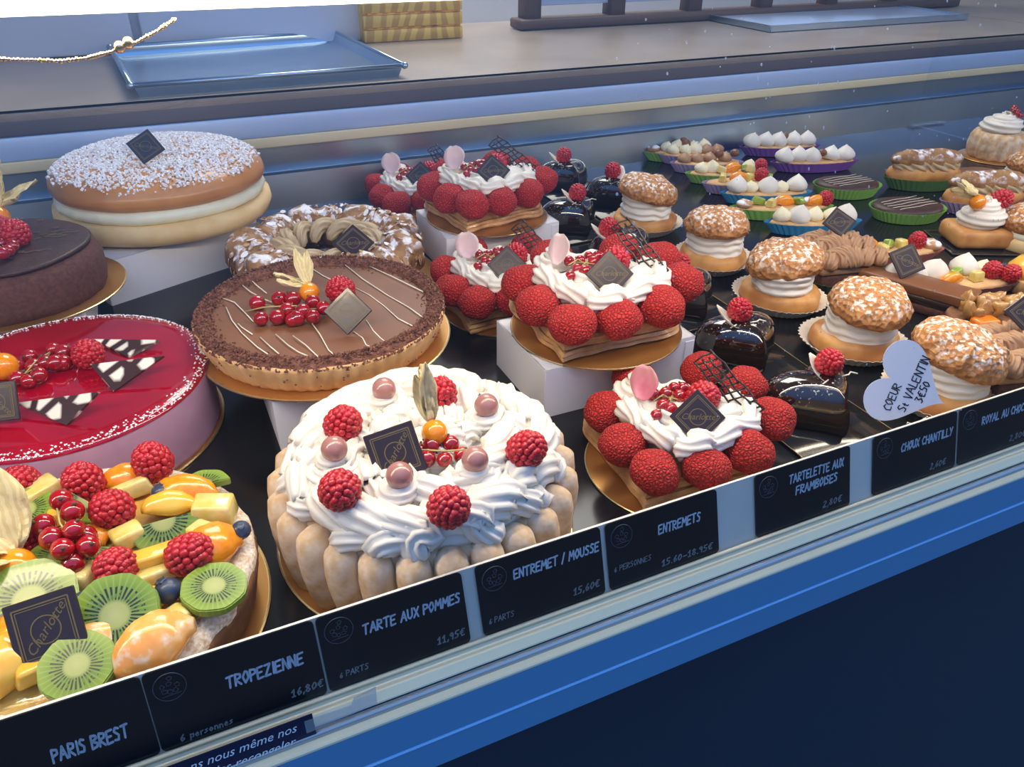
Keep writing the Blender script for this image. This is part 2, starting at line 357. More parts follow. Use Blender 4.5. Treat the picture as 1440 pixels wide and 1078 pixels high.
# ------------------------------------------------------------------ shared toppings
def mk_rasp():
    g = G(); rnd = random.Random(3); r = .0115
    for k in range(8):
        t = -pi/2*.75 + k*(pi*.82)/7; rr = r*cos(t)*1.0; z = r*1.08*sin(t); n = max(3, int(2*pi*rr/.0043))
        for i in range(n):
            a = 2*pi*(i+.5*(k % 2))/n+rnd.uniform(-.06, .06); s = .0027*rnd.uniform(.9, 1.1)
            g.add(*sph(s, 8, 6), 0, T((rr*.84*cos(a), rr*.84*sin(a), z*.90)))
    for i in range(11):
        a = 2*pi*i/11; g.add(*sph(.0023, 8, 6), 0, T((.0064*cos(a), .0064*sin(a), r*.80)))
    g.add(*stack(circ, [(.002, -r*.84), (.006, -r*.7), (.0088, -r*.3), (.0094, 0), (.0086, r*.45), (.0066, r*.78), (.0052, r*.8), (.0042, r*.3), (.001, r*.1)], 16), 1)
    return g.mesh('raspberry', ['raspberry', 'raspberry_core'])
RASP = mk_rasp()
def mk_currant():
    g = G(); g.add(*sph(.0056, 16, 10)); g.add(*sph(.0011, 6, 4, (1, 1, 1.2)), 1, T((0, 0, .0058))); return g.mesh('currant', ['currant', 'tip'])
CURR = mk_currant()
def mk_blue():
    g = G(); v, f = sph(.0075, 16, 10, (1, 1, .9)); g.add(v, f); vv, ff = stack(fluted(circ, 5, .25), [(.0022, .0060), (.0028, .0074), (.0016, .0062)], 20, False, True); g.add(vv, ff, 0); return g.mesh('blueberry', ['blueberry'])
BLUE = mk_blue()
PEARL = G().add(*sph(.0088, 24, 14)).mesh('pearl', ['pearl'])
PHYS = G().add(*sph(.0105, 22, 14)).mesh('physalis', ['physalis'])
def rasp(par, p, s=1, tilt=None, name='raspberry'):
    rx, ry = tilt if tilt else (random.uniform(.3, 1.1), random.uniform(-.6, .6))
    o = link(name, RASP, None, par, p, (rx, ry, random.uniform(-.8, -.1))); o.scale = (s, s, s*random.uniform(.92, 1.08)); return o
def sprig(par, pts, s=1, stem=None):
    """redcurrant sprig: pts local to par"""
    c = sum((Vector(p) for p in pts), Vector())/len(pts)
    st = stem or [c+Vector((-.02*s, -.004, .004)), c+Vector((-.008*s, 0, .006)), c, c+Vector((.012*s, .002, .0))]
    g = G(); g.add(*tube([Vector(q)-c for q in st], .0006, 6))
    for p in pts: g.add(*tube([Vector((0, 0, .001)), (Vector(p)-c)*.8], .0004, 5))
    o = link('redcurrant_sprig', g.mesh('sprig', ['stem']), None, par, c)
    for p in pts:
        b = link('redcurrant', CURR, None, o, Vector(p)-c, (random.uniform(-1, 1), random.uniform(-1, 1), 0)); q = s*random.uniform(.88, 1.08); b.scale = (q, q, q)
    return o
def leaf(L, Wd, curl, nz=10, seed=0, crump=.12, rnd_=False):
    v = []; f = []; nx = 6
    for i in range(nz+1):
        t = i/nz; w = Wd*(max(.05, sin(pi*min(1, t*.97+.03)))**.5*(.75+.3*t) if rnd_ else (sin(pi*min(1, t*.93+.05))**.75)*(1-.25*t))
        for j in range(nx+1):
            u = j/nx*2-1; x = u*w; z = curl*t*t*L + (-.35*(1-u*u)+.2)*w + crump*L*.25*noise.noise(Vector((u*2+seed, t*4, seed)))
            v.append((x, t*L, z))
    for i in range(nz):
        for j in range(nx): a = i*(nx+1)+j; f.append((a, a+1, a+nx+2, a+nx+1))
    vb = [(x, y, z-.0004) for x, y, z in v]; n = len(v); f2 = f + [tuple(q+n for q in reversed(p)) for p in f]
    rim = list(range(nx+1)) + [i*(nx+1)+nx for i in range(1, nz+1)] + [nz*(nx+1)+j for j in range(nx-1, -1, -1)] + [i*(nx+1) for i in range(nz-1, 0, -1)]
    for i in range(len(rim)): a, b = rim[i], rim[(i+1) % len(rim)]; f2.append((b, a, a+n, b+n))
    return v+vb, f2
def physalis(par, p, s=1, leaves=((.0, .9, 0), (.5, 1.1, .4), (-.5, 1, -.5)), L=.034, Wd=.009, name='physalis'):
    """berry with papery husk leaves; each leaf = (heading about z, pitch up, roll)"""
    o = link(name, PHYS, None, par, p); o.scale = (s, s, s)
    for i, (hd, pt, ro) in enumerate(leaves):
        mt = Matrix.Rotation(hd, 4, 'Z') @ Matrix.Rotation(pt, 4, 'X') @ Matrix.Rotation(ro, 4, 'Y')
        g = G(); g.add(*leaf(L*(1-.1*(i % 3)), Wd, .12*(-1)**i, seed=i*2.3, crump=.5)); h = link('husk', g.mesh('husk', ['husk']), None, o, (0, .006, .006), mt.to_3x3())
    return o
PLQ = {}
def plaque(par, p, size=.03, nrm=(-.25, -.7, .6), spin=pi/4, th=.0022, name='chocolate_plaque'):
    k = round(size, 4)
    if k not in PLQ:
        g = G(); g.add(*bevbox(size, size, th, .0006, 1)); me = g.mesh('plaque', ['choc_dark'], smooth=False)
        f = G(); a = size*.39; w = size*.022
        for r_, q in ((a, w), (a*.9, w*.6)):
            for sx, sy, cx, cy in ((2*r_, q, 0, r_), (2*r_, q, 0, -r_), (q, 2*r_, r_, 0), (q, 2*r_, -r_, 0)): f.add(*box(sx, sy, .0001, (cx, cy, 0)))
        for i in range(24):
            t0, t1 = 2*pi*i/24, 2*pi*(i+1)/24; f.add([(a*.55*cos(t0), a*.55*sin(t0), 0), (a*.55*cos(t1), a*.55*sin(t1), 0), (a*.5*cos(t1), a*.5*sin(t1), 0), (a*.5*cos(t0), a*.5*sin(t0), 0)], [(0, 1, 2, 3)])
        tm = font_mesh('Charlotte', size*.215, .35); f.add([v.co for v in tm.vertices], [tuple(q.vertices) for q in tm.polygons], 0, Matrix.Rotation(pi/4 if spin < .6 else -pi/4, 4, 'Z'))
        PLQ[k] = (me, f.mesh('print', ['gold_print'], smooth=False))
    o = link(name, PLQ[k][0], None, par, p, frame(nrm, spin)); link('gold_print', PLQ[k][1], None, o, (0, 0, th/2+.0002)); return o
def lattice(par, p, rot, w=.055, h=.022, name='chocolate_lattice'):
    g = G()
    for i in range(4):
        y = -h/2+h*i/3; g.add(*tube([(-w/2+w*k/8+(i % 3)*.002, y+.0010*sin(k*1.9+i*1.3), .0004) for k in range(9)], .00085, 6))
    for i in range(11):
        x = -w/2+w*i/10; g.add(*tube([(max(-w/2, min(w/2, x-h*.22)), -h/2-.0006, -.0004), (x, 0, -.0002), (max(-w/2, min(w/2, x+h*.22)), h/2+.0006, -.0004)], .0008, 6))
    return link(name, g.mesh('lattice', ['choc_dark']), None, par, p, rot)
PET = {}
def petal(par, p, rot, col='petal_pink', L=.03, Wd=.011, name='rose_petal'):
    g = G(); g.add(*leaf(L, Wd, .45, seed=random.random()*5, crump=.2, rnd_=True)); return link(name, g.mesh('petal', [col]), None, par, p, rot)
def board(cx, cy, z, r, label, sq=False):
    g = G(); g.add(*stack(circ, [(r*.99, 0), (r, .0004), (r, .0014), (r*.99, .0018)], 72, True, False)); v, f = stack(circ, [(r*.985, .0018), (.001, .00181)], 72, False, True)
    g.add(v, f, 1); g.add(*stack(circ, [(r*.99, .0018), (r*.985, .0018)], 72, False, False))
    o = link('cake_board', g.mesh('board', ['gold_edge', 'gold_board'], sharp=30), None, None, (cx, cy, z)); return tag(o, label, 'cake board')
def white_box(cx, cy, wx, wy, h, label, rz=0):
    t = thing('cake_box', label, 'box', (cx, cy, 0), None, rz)
    g = G(); th = .0012
    for a in (box(wx, th, h, (0, -wy/2, h/2)), box(wx, th, h, (0, wy/2, h/2)), box(th, wy, h, (-wx/2, 0, h/2)), box(th, wy, h, (wx/2, 0, h/2)), box(wx, wy, th, (0, 0, h-th/2))): g.add(*a)
    link('box_wall', g.mesh('bx', ['white_card'], smooth=False), None, t)
    f = G(); f.add(*box(.010, .0006, h*.92, (wx/2-.0055, -wy/2-.0009, h*.47))); link('corner_flap', f.mesh('fl', ['white_card'], smooth=False), None, t)
    return t
def local(par, px, py, z): return az(px, py, z) - par.location
#@@STRUCT
# ------------------------------------------------------------------ the shop behind
X0, X1 = -1.3, 3.4
def slab(name, mat, sx, sy, sz, c, parent=None, kind='structure', smooth=False):
    g = G(); g.add(*box(sx, sy, sz, c)); return link(name, g.mesh(name, [mat], smooth=smooth), None, parent, kind=kind)
slab('floor', 'shop_floor', 7, 7, .05, (1, 1, -1.025))
slab('wall_back', 'plaster', 7, .05, 3.2, (1, 2.9, .6))
slab('wall_left', 'plaster', .05, 2.6, 3.2, (-2.4, 1.6, .6))
slab('wall_right', 'plaster', .05, 2.6, 3.2, (4.4, 1.6, .6))
slab('ceiling', 'plaster', 7, 2.6, .05, (1, 1.65, 1.9))
# worktop behind the case
YB = 1.2
t = thing('worktop', 'grey brown stone worktop running behind the pastry case', 'worktop', (1, 1.6, .135))
def wpart(n, mat, sx, sy, sz, c, bv=.002):
    g = G(); g.add(*bevbox(sx, sy, sz, bv, 2)); me = g.mesh(n, [mat]); me.transform(Matrix.Translation(Vector(c)-t.location)); return link(n, me, None, t)
wpart('stone_slab', 'stone', 4.9, .62, .012, (1, YB+.31+.002, .159))
wpart('front_edge', 'stone_edge', 4.9, .02, .029, (1, YB+.012, .1505))
wpart('blue_aluminium_strip', 'alu_blue', 4.9, .014, .031, (1, YB+.009, .1195))
wpart('brass_coloured_strip', 'brass', 4.9, .012, .0155, (1, YB+.008, .0962))
wpart('cabinet_body', 'gasket', 4.9, .56, 1.08, (1, YB+.33, -.455))
# low cabinets and crate standing on the worktop
t = thing('white_cupboard', 'white cupboard standing on the back of the worktop at the left', 'cupboard', (-.2, 1.66, .166))
for i in range(3):
    g = G(); g.add(*bevbox(.40, .02, .60, .004, 2)); link('cupboard_door', g.mesh('cd', ['plaster']), None, t, (-.40+i*.415, -.012, .30))
g = G(); g.add(*bevbox(1.24, .12, .60, .003, 1)); link('cupboard_body', g.mesh('cb', ['plaster']), None, t, (.015, .06, .30))
a = ay(512, 30, 1.6); b = ay(652, 55, 1.6)
t = thing('wooden_crate', 'yellow wooden crate on the worktop right of the white cupboard', 'crate', ((a.x+b.x)/2, 1.67, .165))
w_ = b.x-a.x
for k in range(4):
    g = G(); g.add(*bevbox(w_, .012, .022, .001, 1)); link('slat', g.mesh('s', ['wood_yellow']), None, t, (0, -.06, .012+k*.026))
for s_ in (-1, 1):
    g = G(); g.add(*bevbox(.012, .13, .10, .001, 1)); link('end_board', g.mesh('s', ['wood_yellow']), None, t, (s_*(w_/2-.006), .01, .052))
g = G(); g.add(*bevbox(w_, .012, .10, .001, 1)); link('back_board', g.mesh('s', ['wood_yellow']), None, t, (0, .075, .052))
# glazed partition with dark frames
t = thing('glazed_screen', 'dark framed glazed screen standing on the back of the worktop', 'screen', (1.75, 1.68, .166))
for i in range(7):
    g = G(); g.add(*bevbox(.04, .04, .6, .003, 1)); link('post', g.mesh('p', ['wood_dark']), None, t, (-.93+i*.215, 0, .3))
    if i < 6: g = G(); g.add(*bevbox(.18, .01, .55, .001, 1)); link('pane', g.mesh('p', ['glass_pale'], smooth=False), None, t, (-.823+i*.215, 0, .32))
g = G(); g.add(*bevbox(1.36, .06, .02, .003, 1)); link('sill', g.mesh('p', ['wood_dark']), None, t, (-.285, -.002, .011))
# steel tray on the worktop
q = [az(*p, .166) for p in ((190, 138), (568, 108), (472, 58), (160, 81))]
cx = sum(p.x for p in q)/4; cy = sum(p.y for p in q)/4
t = thing('steel_tray', 'shallow empty steel tray on the worktop at the left', 'tray', (cx, cy, .165))
A = [Vector((p.x-cx, p.y-cy, 0)) for p in q]
def quadring(s, z): return [(p.x*s, p.y*s, z) for p in A]
g = G(); L_ = [quadring(.93, .0005), quadring(.96, .003), quadring(.985, .016), quadring(1.0, .018), quadring(1.02, .018), quadring(1.02, .016), quadring(.99, .014), quadring(.965, 0), quadring(.94, 0)]
v = [p for r in L_ for p in r]; f = [(k*4+i, k*4+(i+1) % 4, (k+1)*4+(i+1) % 4, (k+1)*4+i) for k in range(len(L_)-1) for i in range(4)]
f += [(3, 2, 1, 0), tuple((len(L_)-1)*4+i for i in range(4))]; g.add(v, f)
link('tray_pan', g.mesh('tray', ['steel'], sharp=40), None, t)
g = G(); rim = quadring(1.01, .018); 
for i in range(4): g.add(*tube([rim[i], rim[(i+1) % 4]], .0035, 8)); g.add(*sph(.0055, 10, 8), 0, T(rim[i]))
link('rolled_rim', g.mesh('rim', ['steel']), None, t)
p = az(1180, 28, .166)
t = thing('glass_tray', 'pale tray lying far back on the worktop at the right', 'tray', (p.x, p.y, .165))
g = G(); g.add(*bevbox(.62, .22, .010, .004, 2)); link('tray_pan', g.mesh('t2', ['glass_pale']), None, t, (0, 0, .005))
g = G()
for s_ in (-1, 1): g.add(*box(.62, .006, .012, (0, s_*.11, .008))); g.add(*box(.006, .22, .012, (s_*.31, 0, .008)))
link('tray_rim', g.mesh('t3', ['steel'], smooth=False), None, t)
# ------------------------------------------------------------------ the display case
CASE = thing('display_case', 'long blue fronted glass display case holding all the pastries', 'display case', (1, .8, -.9))
def cpart(n, mats, g, smooth=False, sharp=None):
    me = g.mesh(n, mats, smooth=smooth, sharp=sharp); me.transform(Matrix.Translation(-CASE.location)); return link(n, me, None, CASE)
def extr(pts, x0=X0, x1=X1, close=False):
    n = len(pts); v = [(x, y, z) for x in (x0, x1) for y, z in pts]; f = [(i, i+1, n+i+1, n+i) for i in range(n-1)]
    if close: f += [(n-1, 0, n, 2*n-1), tuple(range(n))[::-1], tuple(range(n, 2*n))]
    return v, f
g = G(); g.add(*extr([(.3115, -.004), (YB-.01, -.004), (YB-.01, 0), (.3115, 0)], close=True)); cpart('deck', ['black_floor'], g)
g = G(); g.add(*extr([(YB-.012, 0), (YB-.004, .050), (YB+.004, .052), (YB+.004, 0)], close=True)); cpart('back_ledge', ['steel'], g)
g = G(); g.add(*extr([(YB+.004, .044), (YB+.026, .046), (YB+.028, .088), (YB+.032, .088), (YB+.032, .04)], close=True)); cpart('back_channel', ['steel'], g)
KF = .866
def KS(P): return [(y*KF, CH-(CH-z)*KF) for y, z in P]
g = G(); g.add(*extr(KS([(.3445, -.046), (.3620, .0112), (.3602, .0112), (.3428, -.046)]), close=True)); cpart('card_backing', ['backing'], g)
for (y, z, r, mt) in ((.3405, -.0415, .0014, 'rail_cream'),):
    g = G(); g.add(*tube([(X0, *KS([(y, z)])[0]), (X1, *KS([(y, z)])[0])], r, 10)); cpart('bead', [mt], g, True)
g = G(); g.add(*extr(KS([(.356, -.046), (.3400, -.0440), (.3365, -.0452), (.3360, -.0470), (.3350, -.0470), (.3345, -.0455), (.3270, -.0475), (.3265, -.0485), (.356, -.06)]), close=True)); cpart('rail_top', ['rail_cream'], g)
g = G(); g.add(*tube([(X0, *KS([(.3225, -.05)])[0]), (X1, *KS([(.3225, -.05)])[0])], .0028, 14)); cpart('round_bar', ['rail_grey'], g, True)
g = G(); g.add(*extr(KS([(.3190, -.0500), (.3135, -.0492), (.3125, -.0502), (.3125, -.052), (.356, -.060), (.3245, -.0525)]), close=True)); cpart('rail_lip', ['rail_cream'], g)
g = G(); g.add(*extr(KS([(.3125, -.052), (.3120, -.0860), (.3140, -.0868), (.356, -.0868), (.356, -.056)]), close=True)); cpart('upper_blue_band', ['rail_sky_blue'], g)
g = G(); g.add(*extr(KS([(.3118, -.0868), (.3110, -.0882), (.3116, -.0890), (.34, -.0890), (.34, -.0868)]), close=True)); cpart('highlight_strip', ['edge_highlight'], g)
g = G(); g.add(*extr(KS([(.3120, -.0890), (.3120, -.1190), (.3150, -.1215), (.36, -.1215), (.36, -.0890)]), close=True)); cpart('lower_blue_band', ['rail_sky_blue'], g)
g = G(); g.add(*extr(KS([(.340, -.1215), (.340, -1.2), (.38, -1.2), (.38, -.1215)]), close=True)); cpart('front_panel', ['navy'], g)
# sloping front glass
GY = lambda z: .2885 + (z-.0129)*.305
g = G(); n_ = .002; g.add(*extr([(GY(.0115), .0115), (GY(.372), .372), (GY(.372)+.003, .3715), (GY(.0115)+.003, .0115)], close=True)); cpart('front_glass', ['glass'], g)
g = G(); rnd = random.Random(5)
Nn = Vector((0, -1, .305)).normalized(); Fm = frame(Nn).to_4x4()
for i in range(120):
    px = rnd.uniform(860, 1440); py = rnd.uniform(0, 330) if rnd.random() < .8 else rnd.uniform(300, 600)
    v_ = ray(px, py); s = (.2885+.305*(CH-.0129))/(v_.y-.305*v_.z)
    P = CAM+v_*s; r = rnd.choice((.0004, .0006, .0009)); 
    g.add(*stack(circ, [(r, 0), (r*.7, .0002)], 10), 0, Matrix.Translation(P+Nn*.0004) @ Fm @ Matrix.Diagonal((rnd.uniform(.6, 1.1), rnd.uniform(.8, 1.6), 1, 1)))
o = cpart('dried_spots', ['spot'], g); o['kind'] = 'stuff'
# side divider
p = az(1283, 176, 0)
t = thing('glass_divider', 'clear glass divider standing across the case at the right', 'glass panel', (p.x, p.y, 0))
g = G(); g.add(*box(.005, .30, .22, (0, -.155, .112))); link('pane', g.mesh('dv', ['glass'], smooth=False), None, t)
g = G(); g.add(*bevbox(.10, .035, .004, .001, 1)); link('foot', g.mesh('ft', ['clear_plastic']), None, t, (.03, 0, .003))
# lamp under the glass top
t = thing('strip_light', 'long glowing strip light along the top of the case', 'lamp', (1, .417, .3635))
g = G(); g.add(*tube([(X0-1, 0, 0), (X1-1, 0, 0)], .0062, 14)); link('glowing_tube', g.mesh('led', ['led']), None, t)
g = G(); g.add(*extr([(-.018, .009), (-.018, .018), (.03, .018), (.03, .009)], X0-1, X1-1, close=True)); link('housing', g.mesh('hs', ['steel_rail'], smooth=False), None, t)
ld = bpy.data.lights.new('led', 'AREA'); ld.shape = 'RECTANGLE'; ld.size = 3.6; ld.size_y = .014; ld.energy = LED_W; ld.color = (1, .80, .58)
lo = bpy.data.objects.new('light_source', ld); COL.objects.link(lo); lo.parent = t; lo.location = (-.3, .002, -.0075); lo.rotation_euler = (R_(9), 0, 0)
ld = bpy.data.lights.new('worktop_fill', 'AREA'); ld.size = 1.2; ld.energy = 46; ld.color = (1, .93, .82)  # fill light added to brighten the worktop, no such lamp in view
t = thing('added_fill_light', 'added unseen square fill light above the worktop', 'lamp', (.9, 2.0, 1.86)); lo = bpy.data.objects.new('light_source', ld); COL.objects.link(lo); lo.parent = t; lo.location = (0, 0, -.03)
g = G(); g.add(*bevbox(1.22, 1.22, .03, .004, 1)); link('fill_panel', g.mesh('lb', ['white_card']), None, t)
# bead garland modelled in place of a reflection in the front glass
P = [ay(*p, .42) for p in ((-30, 86), (0, 83), (45, 84), (85, 86), (125, 81), (155, 73), (190, 60), (220, 44), (248, 26))]
t = thing('garland_reflection', 'thin gold bead string modelled for a garland reflected in the glass', 'garland', P[4])
g = G(); g.add(*tube([p-P[4] for p in P], .0005, 5)); link('thread', g.mesh('th', ['gold_bead']), None, t)
g = G(); rnd = random.Random(2)
for i in range(len(P)-1):
    for k in range(7):
        g.add(*sph(rnd.choice((.0008, .0012, .0009)), 8, 5), 0, T(P[i].lerp(P[i+1], k/7)-P[4]))
for p in ((168, 66), (180, 60)): g.add(*sph(.0028, 10, 8), 0, T(ay(*p, .42)-P[4]))
link('beads', g.mesh('bd', ['gold_bead']), None, t, kind='stuff')
#@@CARDS
# ------------------------------------------------------------------ price cards
LEAN = Vector((0, .305, 1)).normalized(); CN = Vector((1, 0, 0)).cross(LEAN)
ROTC = Matrix((Vector((1, 0, 0)), LEAN, CN)).transposed()
CTOP = (.3585*KF, CH-(CH-.012)*KF)
def cardx(px, py): return ay(px, py, CTOP[0]).x
def topy(px): return 1020-.328*px
def price_card(x0p, x1p, lines, label, h=.0555*KF):
    x0, x1 = cardx(x0p, topy(x0p)), cardx(x1p, topy(x1p)); w = x1-x0
    t = thing('price_card', label, 'price card', Vector(((x0+x1)/2, CTOP[0], CTOP[1]))-LEAN*h); t.rotation_mode = 'QUATERNION'; t.rotation_quaternion = ROTC.to_quaternion()
    r = .003; pts = []
    for cx, cy, a0 in ((w/2-r, h-r, 0), (-w/2+r, h-r, pi/2), (-w/2+r, r, pi), (w/2-r, r, 1.5*pi)):
        for k in range(5): a = a0+k*pi/8; pts.append((cx+r*cos(a), cy+r*sin(a)))
    n = len(pts); g = G(); g.add([(x, y, -.001) for x, y in pts]+[(x, y, 0) for x, y in pts], [tuple(range(n))[::-1], tuple(range(n, 2*n))]+[(i, (i+1) % n, n+(i+1) % n, n+i) for i in range(n)])
    link('card', g.mesh('pc', ['card_black'], smooth=False), None, t)
    for txt, cx, cy, th, mat, wf in lines:
        th *= KF; sg, tw = strokes(txt, th, th*(.19 if mat == 'chalk' else .14)); me = sg.mesh('txt', [mat], smooth=False)
        o = link('lettering', me, None, t, (-w/2+cx*w, cy*h, .00025)); o.scale = (wf*w/tw, 1, 1)
    if lines:
        cx, cy, R = -w/2+.0115, h-.0115, .0080; g = G()
        ring = [(cx+R*cos(2*pi*i/40), cy+R*sin(2*pi*i/40), 0) for i in range(41)]; g.add(*tube(ring, .00022, 4))
        rnd = random.Random(int(w*1e5))
        for kx, ky in ((-.35, -.25), (.3, -.3), (0, .25), (-.05, -.35), (.45, .05), (-.45, .1), (.1, .6)):
            q = [(cx+R*(kx+.17*cos(a*1.3)+rnd.uniform(-.04, .04)), cy+R*(ky+.17*sin(a*1.3)+rnd.uniform(-.04, .04)), 0) for a in range(6)]; g.add(*tube(q, .0002, 4))
        g.add(*tube([(cx-R*.6, cy-R*.62, 0), (cx+R*.6, cy-R*.58, 0)], .0002, 4))
        link('round_emblem', g.mesh('lg', ['logo_grey']), None, t, (0, 0, .0002))
    return t
CT = .0078
C_, D_ = 'chalk', 'chalk_dim'
price_card(-200, 197, [('PARIS BREST', .61, .34, .0088, C_, .29)], 'black price card lettered Paris Brest, leftmost in the front row')
price_card(199, 440, [('TROPEZIENNE', .43, .50, .0080, C_, .46), ('6 personnes', .11, .06, .0052, D_, .30), ('16,80€', .78, .12, .0060, D_, .20)], 'black price card lettered Tropezienne, 16,80 euro')
price_card(443, 648, [('TARTE AUX POMMES', .28, .60, .0072, C_, .68), ('6 PARTS', .08, .14, .0042, D_, .19), ('11,95€', .76, .13, .0062, D_, .20)], 'black price card lettered Tarte aux pommes below the cream cake')
price_card(667, 843, [('ENTREMET / MOUSSE', .28, .66, .0072, C_, .69), ('6 PARTS', .05, .15, .0044, D_, .19), ('15,60€', .73, .14, .0064, D_, .22)], 'black price card lettered Entremet / Mousse')
price_card(850, 1007, [('ENTREMETS', .45, .60, .0074, C_, .38), ('6 PERSONNES', .045, .26, .0044, D_, .32), ('15.60-18.95€', .46, .10, .0060, D_, .47)], 'black price card lettered Entremets, 15.60 to 18.95 euro')
price_card(1061, 1195, [('TARTELETTE AUX', .34, .70, .0074, C_, .58), ('FRAMBOISES', .41, .49, .0074, C_, .44), ('2,80€', .70, .12, .0066, D_, .20)], 'black price card lettered Tartelette aux framboises')
price_card(1228, 1346, [('CHOUX CHANTILLY', .32, .60, .0076, C_, .62), ('2,60€', .68, .12, .0066, D_, .19)], 'black price card lettered Choux Chantilly below the heart note')
price_card(1350, 1500, [('ROYAL AU CHOCOLAT', .20, .60, .0076, C_, .52), ('2,80€', .47, .12, .0066, D_, .15)], 'black price card lettered Royal au chocolat, rightmost')
# navy notice strip in front of the rail, low at the left
p1 = Vector((ay(439, 1004, .2815).x, .2815, 0)); zt = ay(439, 1004, .2815).z
t = thing('notice_strip', 'navy notice strip with white italic lettering on the rail, bottom left', 'sign', Vector((p1.x-.075, .2815, zt))-LEAN*.0175); t.rotation_mode = 'QUATERNION'; t.rotation_quaternion = ROTC.to_quaternion()
g = G(); g.add(*box(.15, .0175, .001, (0, .00875, -.0006))); link('strip', g.mesh('st', ['sticker'], smooth=False), None, t)
for txt, x, y in (('ns nous même nos', .038, .0130), ('s les recongeler', .040, .0052)):
    link('lettering', font_mesh(txt, .0072, .35), ['chalk'], t, (x, y, .0003))
p = ay(530, 985, .2795)
t = thing('clear_tape', 'torn piece of clear tape on the rail beside the notice strip', 'tape', p); t.rotation_mode = 'QUATERNION'; t.rotation_quaternion = ROTC.to_quaternion()
g = G(); g.add([(-.040, -.004, 0), (0, -.002, 0), (.001, .009, 0), (-.012, .007, 0), (-.014, .003, 0), (-.040, .004, 0)], [(0, 1, 2, 3, 4, 5)]); g.add([(x, y, -.0004) for x, y, z in g.v], [(5, 4, 3, 2, 1, 0)]); link('film', g.mesh('tp', ['clear_plastic'], smooth=False), None, t)
#@@CAKES
# ------------------------------------------------------------------ boxes and boards
white_box(.355, .570, .160, .106, .05, 'white cake box under the heart cake at the centre')
white_box(.384, .905, .155, .115, .05, 'white cake box under the heart cake at the back')
white_box(.117, .640, .140, .150, .05, 'white cake box under the chocolate tart with white drizzle')
white_box(-.02, 1.04, .20, .16, .052, 'white cake box under the sugar topped brioche cake', R_(24))
white_box(-.17, .88, .15, .14, .05, 'white cake box under the dark chocolate cake at the left')
board(.356, .570, .051, .083, 'round gold cake board under the heart cake at the centre')
board(.384, .903, .051, .080, 'round gold cake board under the heart cake at the back')
board(.114, .660, .051, .1175, 'round gold cake board under the chocolate tart with white drizzle')
board(-.154, .885, .051, .101, 'round gold cake board under the dark chocolate cake at the left')
board(.346, .409, .0003, .078, 'round gold cake board under the heart cake nearest the front')
board(.334, .737, .0003, .072, 'round gold cake board under the left heart cake of the middle pair')
board(.355, 1.08, .0003, .072, 'round gold cake board under the heart cake half hidden at the back left')
board(.130, .426, .0003, .1105, 'round gold cake board under the whipped cream cake')
board(-.112, .665, .0003, .124, 'round gold cake board under the glossy red cake')
board(-.105, .427, .0003, .1175, 'round gold cake board under the fruit tart')
board(.175, .895, .0003, .128, 'round gold cake board under the ring of almond pastry')
# ------------------------------------------------------------------ whipped cream cake
t = thing('cream_cake', 'round cake ringed with pale biscuits, topped with whipped cream swirls and pink pearls', 'cake', (.130, .4245, .0024))
g = G(); g.add(*stack(circ, [(.090, 0), (.095, .03), (.094, .056), (.05, .060)], 64)); link('sponge_base', g.mesh('sb', ['biscuit']), None, t)
g = G(); pr = [(0, .85), (.012, 1.05), (.03, 1.10), (.045, 1.04), (.056, .86), (.0605, .45), (.0612, .05)]
v, f = stack(ellip(.0142, .0115), [(s, z) for z, s in pr], 20); v = [(x, y+.18*(z-.03)*0, z) for x, y, z in v]; g.add(v, f); LF = g.mesh('ladyfinger', ['biscuit'])
for i in range(26):
    a = 2*pi*i/26; link('ladyfinger', LF, None, t, (.0925*cos(a), .0925*sin(a), 0), (R_(5), R_(5), a))
g = G(); g.add(*lumpy(stack(circ, [(.088, .054), (.090, .062), (.084, .070), (.06, .075), (.03, .076), (.001, .077)], 60, cap1=False), .004, 60)); link('cream_layer', g.mesh('cl', ['cream']), None, t)
rnd = random.Random(11)
def stroke(par, P, Q, name='cream_swirl', lobes=8, tw=.16, mat='cream', depth=.15):
    c = P[len(P)//2]; g = G(); g.add(*rope([Vector(p)-Vector(c) for p in P], Q, lobes, depth, tw)); return link(name, g.mesh('sw', [mat]), None, par, c)
def ring_strokes(N, r0, r1, sw, rad, z0, zb, zd, a0):
    for i in range(N):
        a = 2*pi*i/N+a0+rnd.uniform(-.06, .06); P = []; Q = []; k1 = 16; sg = rnd.uniform(.8, 1.15)
        for k in range(k1):
            u = k/(k1-1); r = r0+(r1-r0)*(u+.10*sin(u*7)); b = a+sw*sg*sin(u*pi*.62)+.10*sin(u*9+i)
            P.append((r*cos(b), r*sin(b), z0+zb*sin(pi*u)**.8-zd*u*u+.0015*sin(u*14+i))); Q.append(rad*(1+.12*sin(u*10+i*2))*(1-.35*u)*(.45 if k in (0, k1-1) else 1))
        stroke(t, P, Q, lobes=9)
ring_strokes(16, .074, .095, .52, .0130, .070, .004, .012, .1)
ring_strokes(12, .046, .076, .62, .0120, .074, .005, .004, .3)
ring_strokes(8, .014, .044, .9, .0110, .076, .005, 0, .5)
def onc(px, py, z=.086): return local(t, px, py, z)
PR = [(540, 547), (684, 570), (470, 631), (668, 646), (562, 668)]
for x, y in PR:
    c = onc(x, y+12, .090); P, Q = spiral(.013, 1.6, .016, .0085, a0=x*.1); stroke(t, [Vector(p)+c-Vector((0, 0, .012)) for p in P], Q, 'cream_rosette')
for x, y in ((600, 590), (615, 640)):
    c = onc(x, y, .083); P, Q = spiral(.016, 1.4, .008, .009, a0=x*.1); stroke(t, [Vector(p)+c-Vector((0, 0, .008)) for p in P], Q, 'cream_rosette')
